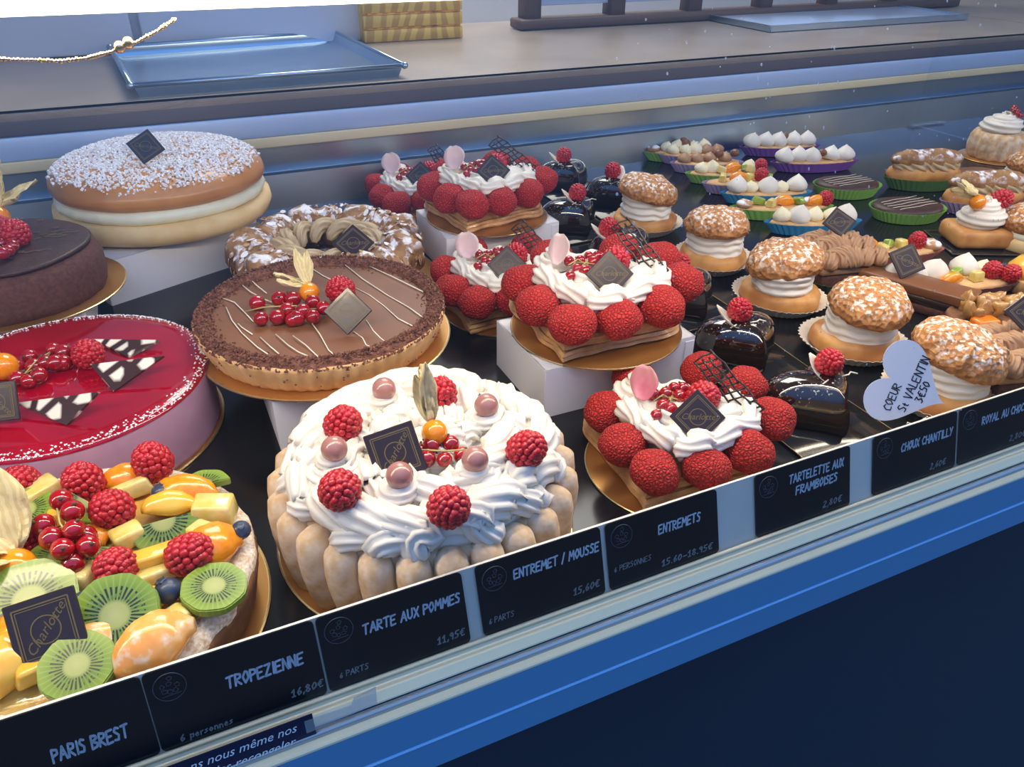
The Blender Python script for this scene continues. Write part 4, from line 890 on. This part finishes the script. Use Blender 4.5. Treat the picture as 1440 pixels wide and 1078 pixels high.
def choc_heart(px, py, lab, rz=0, rs=None, chip_rz=.8, s=1):
    p = az(px, py, 0); b_ = thing('tray', 'small black tray under the '+lab, 'tray', (p.x, p.y, .0014), None, rz*.5); link('tray_plate', TB1[0], None, b_); link('gold_rim', TB1[1], None, b_)
    t = thing('chocolate_heart', lab, 'cake', (p.x, p.y, .0026), 'glossy chocolate hearts', rz); t.scale = (s, s, s)
    link('glazed_body', DOME, None, t)
    x, y = rs or (-.010, .004)
    link('white_chocolate_petal', CHIP, None, t, (x-.006, y-.012, .040), (R_(18), R_(10), chip_rz)); rasp(t, (x, y, .053), 1.05, (.7, random.uniform(-.3, .3)))
    g = G(); g.add(*tube([(x+.006, y-.012, .0438), (x+.013, y-.013, .0442), (x+.018, y-.010, .0440), (x+.024, y-.013, .0425)], .0007, 6)); g.add(*tube([(x-.018, y-.014, .0425), (x-.010, y-.012, .0438)], .0007, 6)); link('white_drizzle', g.mesh('d', ['white_choc']), None, t)
choc_heart(1142, 590, 'glossy chocolate heart nearest the front', 0, (.010, .006), .4)
choc_heart(1042, 505, 'glossy chocolate heart, second from the front', -.1, (-.008, .006), .9)
choc_heart(962, 436, 'glossy chocolate heart half hidden by the centre heart cake', .0, (-.008, .010))
choc_heart(880, 372, 'glossy chocolate heart, second behind the centre heart cake', .1, (-.030, .004))
choc_heart(806, 324, 'glossy chocolate heart just right of the back white box', .1, (.004, .0))
choc_heart(866, 290, 'glossy chocolate heart left of the farthest cream puff', -.1, (-.008, .004), -.9)
choc_heart(797, 266, 'glossy chocolate heart farthest back', .0, (-.006, .004), .9)
# ------------------------------------------------------------------ filled boats
def dollop(r, h, seed, mat='cream'):
    g = G(); n = 26; pr = [(.75, 0), (1, .2), (.98, .42), (.72, .66), (.42, .84), (.16, .96), (.01, 1.05)]
    v, f = stack(lambda a, k: (r*(1+.06*cos(3*a+seed))*cos(a)+.22*r*(k/6)**2, r*(1+.06*sin(2*a+seed))*sin(a)), [(s, z*h) for s, z in pr], n); g.add(v, f); return g.mesh('dollop', [mat])
DOL = [dollop(.013, .020, 0, 'cream_yellow'), dollop(.012, .017, 1.5, 'cream_yellow')]; DOLC = dollop(.013, .016, .6, 'coffee_cream'); DOLW = [dollop(.0165, .025, .4)]
CHEST = G().add(*lumpy(sph(.0085, 14, 9, (1, .9, .8)), .001, 120)).mesh('chest', ['choc_milk'])
CRUST = G().add(*lumpy(sph(.012, 16, 9, (1, 1, .6)), .003, 120)).mesh('cl', ['almond'])
def cube_mesh(mat, s=(.016, .013, .012)):
    g = G(); g.add(*bevbox(*s, .002, 2, .001, .85)); return g.mesh('cb', [mat])
CUBE = cube_mesh('pineapple'); KQ = cube_mesh('kiwi_skinless', (.020, .011, .010))
def seg_mesh():
    g = G(); P = []; Q = []
    for k in range(12): u = k/11; a = (u-.5)*2; P.append((.018*sin(a), .011*(cos(a)-1), 0)); Q.append(.0085*max(.12, sin(pi*u))**.6)
    g.add(*tube(P, Q, 12, star=3, depth=.1)); return lumpme(g, 'orange_fruit')
SEG = seg_mesh()
BOATC = {}
def boat_tart(px, py, lab, case, items, rz=-.35, L=.064, Wd=.023, clab='green', base='crust', z=0):
    k = (case, round(L, 3), round(Wd, 3))
    if k not in BOATC:
        BOATC[k] = (case_mesh(boat(L, Wd), 1-.16, 1.03, .017, case, 40), G().add(*stack(boat(L*.95, Wd*.92), [(.85, .0018), (.97, .015), (.93, .018), (.3, .0185), (.01, .0185)], 48)).mesh('bt', [base]))
    p = az(px, py, 0)
    c = link('paper_case', BOATC[k][0], None, None, (p.x, p.y, .0003), (0, 0, rz)); tag(c, clab+' paper case of the '+lab, 'paper case')
    t = thing('boat_tart', lab, 'tartlet', (p.x, p.y, .0006), 'boat shaped tartlets', rz)
    link('pastry_boat', BOATC[k][1], None, t)
    for nm, x, y in items:
        x *= L; y *= Wd; ro = (random.uniform(-.25, .25), random.uniform(-.25, .25), random.uniform(0, 6)); z_ = .0175
        if nm == 'c': link('cream_peak', DOL[int(x*1000) % 2], None, t, (x, y, z_), (ro[0], ro[1], ro[2]))
        elif nm == 'w': link('cream_peak', DOLW[0], None, t, (x, y, z_), ro)
        elif nm == 'b': link('coffee_cream_peak', DOLC, None, t, (x, y, z_), ro)
        elif nm == 'n': link('chestnut', CHEST, None, t, (x, y, z_+.014), ro)
        elif nm == 'r': rasp(t, (x, y, z_+.010), .95)
        elif nm == 'u': link('blueberry', BLUE, None, t, (x, y, z_+.006), ro)
        elif nm == 'o': link('orange_segment', SEG, None, t, (x, y, z_+.008), (1.0, ro[1], .2))
        elif nm == 'p': link('pineapple_chunk', CUBE, None, t, (x, y, z_+.007), ro)
        elif nm == 'k': link('kiwi_piece', KQ, None, t, (x, y, z_+.007), ro)
        elif nm == 'a': link('almond_crust', CRUST, None, t, (x, y, z_+.004), ro)
    return t
boat_tart(955, 225, 'cream boat with chestnuts nearest the back ledge', 'case_green', (('a', -.75, 0), ('c', -.4, 0), ('c', -.1, .1), ('n', .12, -.2), ('c', .35, 0), ('c', .65, 0), ('n', .1, .4)), L=.068)
boat_tart(975, 229, 'pale cream boat with brown end near the back ledge', 'case_lilac', (('c', -.65, 0), ('c', -.3, 0), ('c', 0, 0), ('b', .35, 0), ('b', .65, 0)), clab='lilac')
boat_tart(992, 241, 'brown chocolate cream boat', 'case_lilac', (('b', -.65, 0), ('b', -.3, 0), ('b', .05, 0), ('n', .3, 0), ('b', .5, 0), ('n', .75, 0)), clab='lilac', base='choc_soft')
boat_tart(1020, 256, 'fruit and cream boat with orange segment in the back group', 'case_green', (('c', -.65, 0), ('c', -.35, .1), ('p', -.2, -.5), ('o', .1, -.1), ('k', .4, 0), ('p', .5, -.3), ('c', .55, .2), ('r', .8, -.1)), L=.07)
boat_tart(1040, 270, 'fruit boat with pineapple just behind the farther blue case', 'case_lilac', (('p', -.5, 0), ('o', -.1, 0), ('p', .2, 0), ('r', .5, 0), ('k', .7, 0)), clab='lilac')
boat_tart(1075, 284, 'meringue boat in a blue case, farther of two', 'case_blue', (('w', -.68, 0), ('c', -.35, 0), ('w', 0, 0), ('c', .33, 0), ('w', .66, 0)), clab='blue', L=.072)
boat_tart(1096, 305, 'fruit boat with kiwi and pineapple in a green case', 'case_green', (('a', -.75, 0), ('k', -.45, .2), ('p', -.25, -.3), ('o', .05, 0), ('a', .05, .6), ('k', .3, 0), ('a', .5, .2), ('o', .65, -.1), ('r', .85, 0)), L=.078)
boat_tart(1140, 326, 'cream boat in a blue case, nearer of two', 'case_blue', (('c', -.66, 0), ('w', -.33, 0), ('c', 0, 0), ('c', .35, 0), ('w', .66, 0)), clab='blue', L=.070)
boat_tart(1095, 217, 'farther meringue boat of the two in purple', 'case_purple', (('w', -.75, 0), ('w', -.42, 0), ('w', -.1, 0), ('n', .12, .2), ('w', .3, 0), ('w', .65, 0)), clab='purple', L=.078, rz=-.30)
boat_tart(1143, 239, 'nearer meringue boat of the two in purple', 'case_purple', (('w', -.75, 0), ('w', -.42, 0), ('w', -.1, 0), ('n', .1, -.2), ('w', .33, 0), ('w', .7, 0)), clab='purple', L=.080, rz=-.30)
boat_tart(1235, 368, 'long fruit boat behind the chocolate bar cake', 'case_red', (('a', -.8, 0), ('a', -.55, .2), ('o', -.25, 0), ('p', -.1, -.5), ('k', .1, .1), ('p', .3, 0), ('r', .55, 0), ('a', .8, 0)), clab='reddish', L=.085, Wd=.026, rz=-.32)
boat_tart(1332, 411, 'long cream boat with raspberries and blueberries', 'case_red', (('w', -.75, .2), ('w', -.5, .2), ('p', -.55, -.5), ('w', -.2, .3), ('o', -.15, -.5), ('k', .05, .1), ('w', .25, .5), ('p', .25, -.3), ('c', .5, .4), ('r', .5, -.1), ('r', .66, -.5), ('u', .72, .2), ('u', .85, -.3)), clab='reddish', L=.098, Wd=.031, rz=-.28)
# flat chocolate topped ovals
def flat_oval(px, py, lab, case='case_green', lines=True, clab='green', L=.056, Wd=.040, rz=-.3, glaze='choc_soft', txt=None):
    p = az(px, py, 0); k = (case, 'o', L)
    if k not in BOATC: BOATC[k] = case_mesh(ellip(L, Wd), .84, 1.02, .018, case, 48)
    c = link('paper_case', BOATC[k], None, None, (p.x, p.y, .0003), (0, 0, rz)); tag(c, clab+' paper case of the '+lab, 'paper case')
    t = thing('oval_tartlet', lab, 'tartlet', (p.x, p.y, .0006), None, rz)
    g = G(); g.add(*stack(ellip(L*.95, Wd*.95), [(.84, .0014), (.96, .015), (.95, .019)], 48, True, False)); link('shell', g.mesh('s', ['crust_brown']), None, t)
    g = G(); g.add(*lumpy(stack(ellip(L*.93, Wd*.93), [(1, .017), (.97, .0205), (.7, .0215), (.01, .022)], 48, False, True), .0012, 60)); link('chocolate_top', g.mesh('s', [glaze]), None, t)
    if lines:
        for i in range(5):
            y = -.018+i*.009; w = L*.75*math.sqrt(max(.1, 1-(y/Wd)**2)); g = G(); g.add(*tube([(-w+2*w*j/6, y+.0012*sin(j*1.7+i), .0236) for j in range(7)], .0004, 5)); link('white_line', g.mesh('w', ['white_choc']), None, t, (0, 0, -.0004), (0, 0, .3))
    if txt: link('gold_print', font_mesh(txt, .016, .2), ['gold_bead'], t, (0, .004, .0232))
    return t
flat_oval(1188, 273, 'flat chocolate oval in a green case, left of two', L=.055, Wd=.038)
flat_oval(1272, 306, 'flat chocolate oval in a green case, right of two', L=.057, Wd=.040)
flat_oval(1375, 262, 'flat chocolate round with gold lettering behind the éclairs', 'tray_black', False, 'brown', .055, .045, 0, 'choc_milk', 'BL')
flat_oval(1440, 291, 'flat chocolate round with gold lettering, cut by the right edge', 'tray_black', False, 'brown', .050, .042, 0, 'choc_milk', 'R')
# dusted éclair sticks
def eclair(px, py, lab, rz, L=.062, dz=.021):
    p = az(px, py, 0); c = link('paper_case', case_mesh(boat(L*1.05, .030), .80, 1.03, .020, 'case_lilac' if 'second' in lab else 'case_dark', 40), None, None, (p.x, p.y, .0003), (0, 0, rz)); tag(c, 'dull paper case under the '+lab, 'paper case')
    t = thing('eclair', lab, 'pastry', (p.x, p.y, .003), 'sugar dusted almond éclairs', rz)
    P = [(-L+2*L*k/16, .002*sin(k), dz) for k in range(17)]; Q = [max(.25, math.sqrt(max(0, 1-(k/8-1)**4)))*.019 for k in range(17)]
    g = G(); g.add(*lumpy(tube(P, Q, 16), .003, 70)); link('pastry_base', g.mesh('e', ['choux']), None, t)
    P2 = [(x*.9, y-.003, dz+.014) for x, y, z in P]; g = G(); g.add(*rope(P2, [q*.75 for q in Q], 8, .15, .3)); link('praline_cream', g.mesh('e', ['praline_cream']), None, t)
    P3 = [(x*.97, y, dz+.024) for x, y, z in P]; g = G(); g.add(*lumpy(lumpy(tube(P3, [q*.85 for q in Q], 20), .004, 70), .003, 190)); link('almond_lid', g.mesh('e', ['ring_pastry']), None, t)
eclair(1293, 264, 'sugar dusted almond éclair, first behind the flat chocolate ovals', -.38)
eclair(1376, 298, 'sugar dusted almond éclair, second, behind the cream topped square cake', -.38)
# ------------------------------------------------------------------ right hand pieces
def mocha(px, py, lab, case, sx=.052, sy=.036, hh=.030, rz=0, n=9):
    p = az(px, py, 0)
    c = link('paper_case', case_mesh(ellip(sx*1.06, sy*1.2), .90, 1.08, .014, case, 50), None, None, (p.x, p.y, .0003), (0, 0, rz)); tag(c, 'pleated paper case under the '+lab, 'paper case')
    t = thing('coffee_cake', lab, 'cake', (p.x, p.y, .0022), None, rz)
    g = G(); g.add(*bevbox(sx*1.7, sy*1.7, .022, .004, 2, .0006)); me = g.mesh('mb', ['choc_cake']); me.transform(Matrix.Translation((0, 0, .011))); link('sponge_block', me, None, t)
    g = G(); g.add(*bevbox(sx*1.75, sy*1.75, .008, .003, 2, .0006)); me = g.mesh('mb', ['coffee_cream']); me.transform(Matrix.Translation((0, 0, .026))); link('cream_layer', me, None, t)
    rnd = random.Random(px)
    for i in range(n):
        for j in range(3):
            x = (i/(n-1)-.5)*sx*1.5; y = (j-1)*sy*.62; P = []; Q = []
            for k in range(10): u = k/9; P.append((x+.008*sin(u*3+i), y-sy*.28+sy*.56*u, .032+hh*.45*sin(pi*u)*(1-.55*abs(x)/sx)+.004*(1-abs(j-1)))); Q.append(.0078*(.6 if k in (0, 9) else 1))
            stroke(t, P, Q, 'piped_cream', lobes=9, tw=.1, mat='coffee_cream', depth=.16)
    return t
M1 = mocha(1166, 394, 'brown piped coffee cream cake behind the fourth cream puff', 'case_dark', .046, .044, .034, -.2, 7)
plaque(M1, (.008, .018, .067), .030, (-.2, -.6, .7), .9)
M2 = mocha(1425, 540, 'large brown piped coffee cream cake at the right edge', 'case_white', .062, .040, .034, -.25, 9)
plaque(M2, (.000, .012, .070), .034, (-.30, -.7, .65), pi/4)
# chocolate bar cake
a = az(1352, 434, 0); b = az(1218, 385, 0); d = b-a; L_ = .125
p = az(1287, 412, .015); t = thing('chocolate_bar_cake', 'long rectangular milk chocolate glazed bar cake', 'cake', (p.x, p.y, .0006), None, -1.16)
g = G(); g.add(*bevbox(L_, .040, .010, .001, 1)); me = g.mesh('b', ['choc_cake']); me.transform(Matrix.Translation((0, 0, .005))); link('sponge_layer', me, None, t)
g = G(); g.add(*bevbox(L_*.995, .039, .010, .001, 1)); me = g.mesh('b', ['choc_dark']); me.transform(Matrix.Translation((0, 0, .0150))); link('mousse_layer', me, None, t)
g = G(); g.add(*bevbox(L_*1.01, .0405, .012, .002, 2)); me = g.mesh('b', ['choc_milk']); me.transform(Matrix.Translation((0, 0, .0255))); link('milk_chocolate_glaze', me, None, t)
plaque(t, (-.020, .004, .048), .034, Matrix.Rotation(1.16, 3, 'Z') @ Vector((-.25, -.7, .6)), .35)
# caramel walnut tart
p = az(1398, 461, 0); t = thing('walnut_tart', 'walnut caramel tart with an orange jelly corner at the right', 'tartlet', (p.x, p.y, .0006), None, -.3)
g = G(); g.add(*stack(fluted(ellip(.062, .030), 50, .012, (0, 1, 2)), [(.88, 0), (1.0, .016), (.98, .020), (.9, .018), (.02, .018)], 200)); link('shell', g.mesh('s', ['crust_brown']), None, t)
WAL = [G().add(*lumpy(lumpy(sph(.0095, 16, 10, (1.25, .9, .7)), .004, 110, i), .002, 320, i)).mesh('w', ['walnut']) for i in range(3)]
rnd = random.Random(3)
for i in range(17): link('walnut', WAL[i % 3], None, t, (-.045+.006*i*.95, rnd.uniform(-.014, .014), .025+rnd.uniform(0, .005)), (rnd.random()*3, rnd.random()*3, rnd.random()*6))
g = G(); g.add(*bevbox(.028, .018, .016, .004, 3)); link('orange_jelly', g.mesh('j', ['carrot']), None, t, (-.036, -.024, .018), (0, 0, .1))
# cream topped square cake on tray
p = az(1368, 343, 0)
b_ = thing('tray', 'small black tray under the cream topped square cake', 'tray', (p.x, p.y, .0014), None, -.45); TB2 = trayb(.100, .090); link('tray_plate', TB2[0], None, b_); link('gold_rim', TB2[1], None, b_)
t = thing('square_cake', 'square golden cake topped with whipped cream, physalis and a raspberry', 'cake', (p.x, p.y, .0028), None, -.45)
g = G(); g.add(*bevbox(.080, .064, .026, .009, 4, 0, 1)); me = g.mesh('q', ['choux']); me.transform(Matrix.Translation((0, 0, .013))); link('soaked_sponge', me, None, t)
P, Q = spiral(.024, 2.6, .034, .013, 60); stroke(t, [Vector(q)+Vector((.002, 0, .028)) for q in P], Q, 'whipped_cream', 8, .1)
t2 = t; Mi = Matrix.Rotation(.45, 3, 'Z')
rasp(t, Mi @ Vector((.022, -.004, .060)), 1.15, (.2, .9)); physalis(t, Mi @ Vector((-.020, .000, .060)), 1, ((1.3, .4, .3), (.7, .7, 0), (1.9, .35, .2), (1.0, .2, 1.2)), L=.034, Wd=.010)
# small charlotte on tray at the back right
p = az(1396, 221, 0)
b_ = thing('tray', 'gold card under the small cream charlotte at the back right', 'cake board', (p.x, p.y, .0003)); g = G(); g.add(*stack(circ, [(.060, 0), (.061, .0006), (.060, .0014)], 48)); link('card_disc', g.mesh('d', ['gold_board']), None, b_)
t = thing('small_charlotte', 'small fluted cake with whipped cream and redcurrants at the back right', 'cake', (p.x, p.y, .0018))
g = G(); g.add(*stack(fluted(circ, 14, .06), [(.042, 0), (.046, .006), (.048, .022), (.046, .038), (.042, .046), (.03, .048), (.001, .048)], 112)); link('fluted_sponge', g.mesh('f', ['biscuit']), None, t)
P, Q = spiral(.028, 2.4, .026, .015, 60); stroke(t, [Vector(q)+Vector((0, 0, .050)) for q in P], Q, 'whipped_cream', 8, .1)
sprig(t, [Vector(q) for q in ((.008, -.012, .080), (.016, -.008, .082), (.012, -.002, .088), (.004, -.006, .086), (.018, -.014, .076))], .95)
# right edge pieces
def mini_brioche(px, py, lab, s=1):
    p = az(px, py, 0); t = thing('mini_brioche', lab, 'pastry', (p.x, p.y, .0006)); t.scale = (s, s, s)
    g = G(); g.add(*lumpy(stack(circ, [(.036, 0), (.042, .005), (.043, .016), (.040, .020)], 40), .002, 50)); link('lower_bun', g.mesh('l', ['brioche_side']), None, t)
    g = G(); g.add(*lumpy(stack(circ, [(.038, .018), (.041, .023), (.038, .030)], 40), .002, 60)); link('custard_layer', g.mesh('l', ['custard']), None, t)
    g = G(); g.add(*lumpy(stack(circ, [(.039, .028), (.043, .034), (.041, .045), (.030, .054), (.015, .058), (.001, .059)], 48), .002, 50)); link('upper_bun', g.mesh('l', ['choux_top']), None, t)
mini_brioche(1445, 262, 'small sugar dusted filled brioche cut by the right edge, behind the flat rounds')
mini_brioche(1441, 348, 'sugar dusted filled brioche at the right edge beside the square cake', 1.0)
p = az(1446, 408, 0); b_ = thing('tray', 'small black tray at the right edge under the orange topped tartlet', 'tray', (p.x, p.y, .0014), None, -.1); link('tray_plate', TB2[0], None, b_); link('gold_rim', TB2[1], None, b_)
t = thing('orange_tartlet', 'orange topped tartlet cut by the right edge of the picture', 'tartlet', (p.x, p.y, .0028)); g = G(); g.add(*stack(fluted(circ, 30, .015, (0, 1, 2)), [(.030, 0), (.034, .016), (.033, .018), (.02, .018), (.001, .018)], 120)); link('shell', g.mesh('s', ['crust']), None, t)
g = G(); g.add(*lumpy(stack(circ, [(.031, .017), (.030, .026), (.022, .036), (.01, .040), (.001, .041)], 40), .002, 60)); link('orange_filling', g.mesh('s', ['mango']), None, t)
# ------------------------------------------------------------------ heart shaped note on its clip
p = ay(1280, 545, .345)
t = thing('heart_note', 'white heart shaped paper note handwritten Coeur St Valentin 3 euro 50', 'note', p)
nr = frame((-.30, -.86, .38)); t.rotation_mode = 'QUATERNION'; t.rotation_quaternion = nr.to_quaternion()
hs = .0375; ang = R_(64); n = 60; pts = []
for i in range(n): x, y = heart(2*pi*i/n); x *= hs*.92; y *= hs; pts.append((x*cos(ang)-y*sin(ang), x*sin(ang)+y*cos(ang)))
g = G(); g.add([(x, y, -.0004) for x, y in pts]+[(x, y, 0) for x, y in pts], [tuple(range(n))[::-1], tuple(range(n, 2*n))]+[(i, (i+1) % n, n+(i+1) % n, n+i) for i in range(n)]); link('paper_heart', g.mesh('h', ['note_paper'], smooth=False), None, t)
for txt, hgt, x, y in (('COEUR', .0072, -.0165, -.0185), ('St VALENTIN', .0076, -.0035, -.0200), ('3€50', .0080, .0100, -.0130)):
    sg, tw = strokes(txt, hgt, hgt*.13, sp=.14, jit=.06, lean=0); link('handwriting', sg.mesh('hw', ['ink'], smooth=False), None, t, (x, y, .0003), (0, 0, R_(66)))
p = az(1258, 603, 0); p = Vector((p.x, .352, 0)) 
t = thing('note_clip', 'curled metal clip on a round base holding the heart note', 'clip', p)
g = G(); g.add(*stack(circ, [(.011, 0), (.0125, .002), (.0125, .006), (.010, .010), (.005, .0115), (.001, .012)], 30)); link('round_base', g.mesh('b', ['clip_metal']), None, t, (0, 0, .0003))
q = ay(1282, 600, .345)-p
for s_ in (-1, 1):
    P = [Vector((0, 0, .011)), Vector((q.x*.6, -.004, .016)), Vector((q.x+s_*.003, q.y-.002, q.z)), Vector((q.x+s_*.006, q.y-.003, q.z+.006)), Vector((q.x+s_*.0115, q.y-.003, q.z+.009)), Vector((q.x+s_*.0125, q.y-.003, q.z+.005)), Vector((q.x+s_*.009, q.y-.003, q.z+.004))]
    g = G(); g.add(*tube(P, .0013, 8)); link('curl', g.mesh('c', ['clip_metal']), None, t)
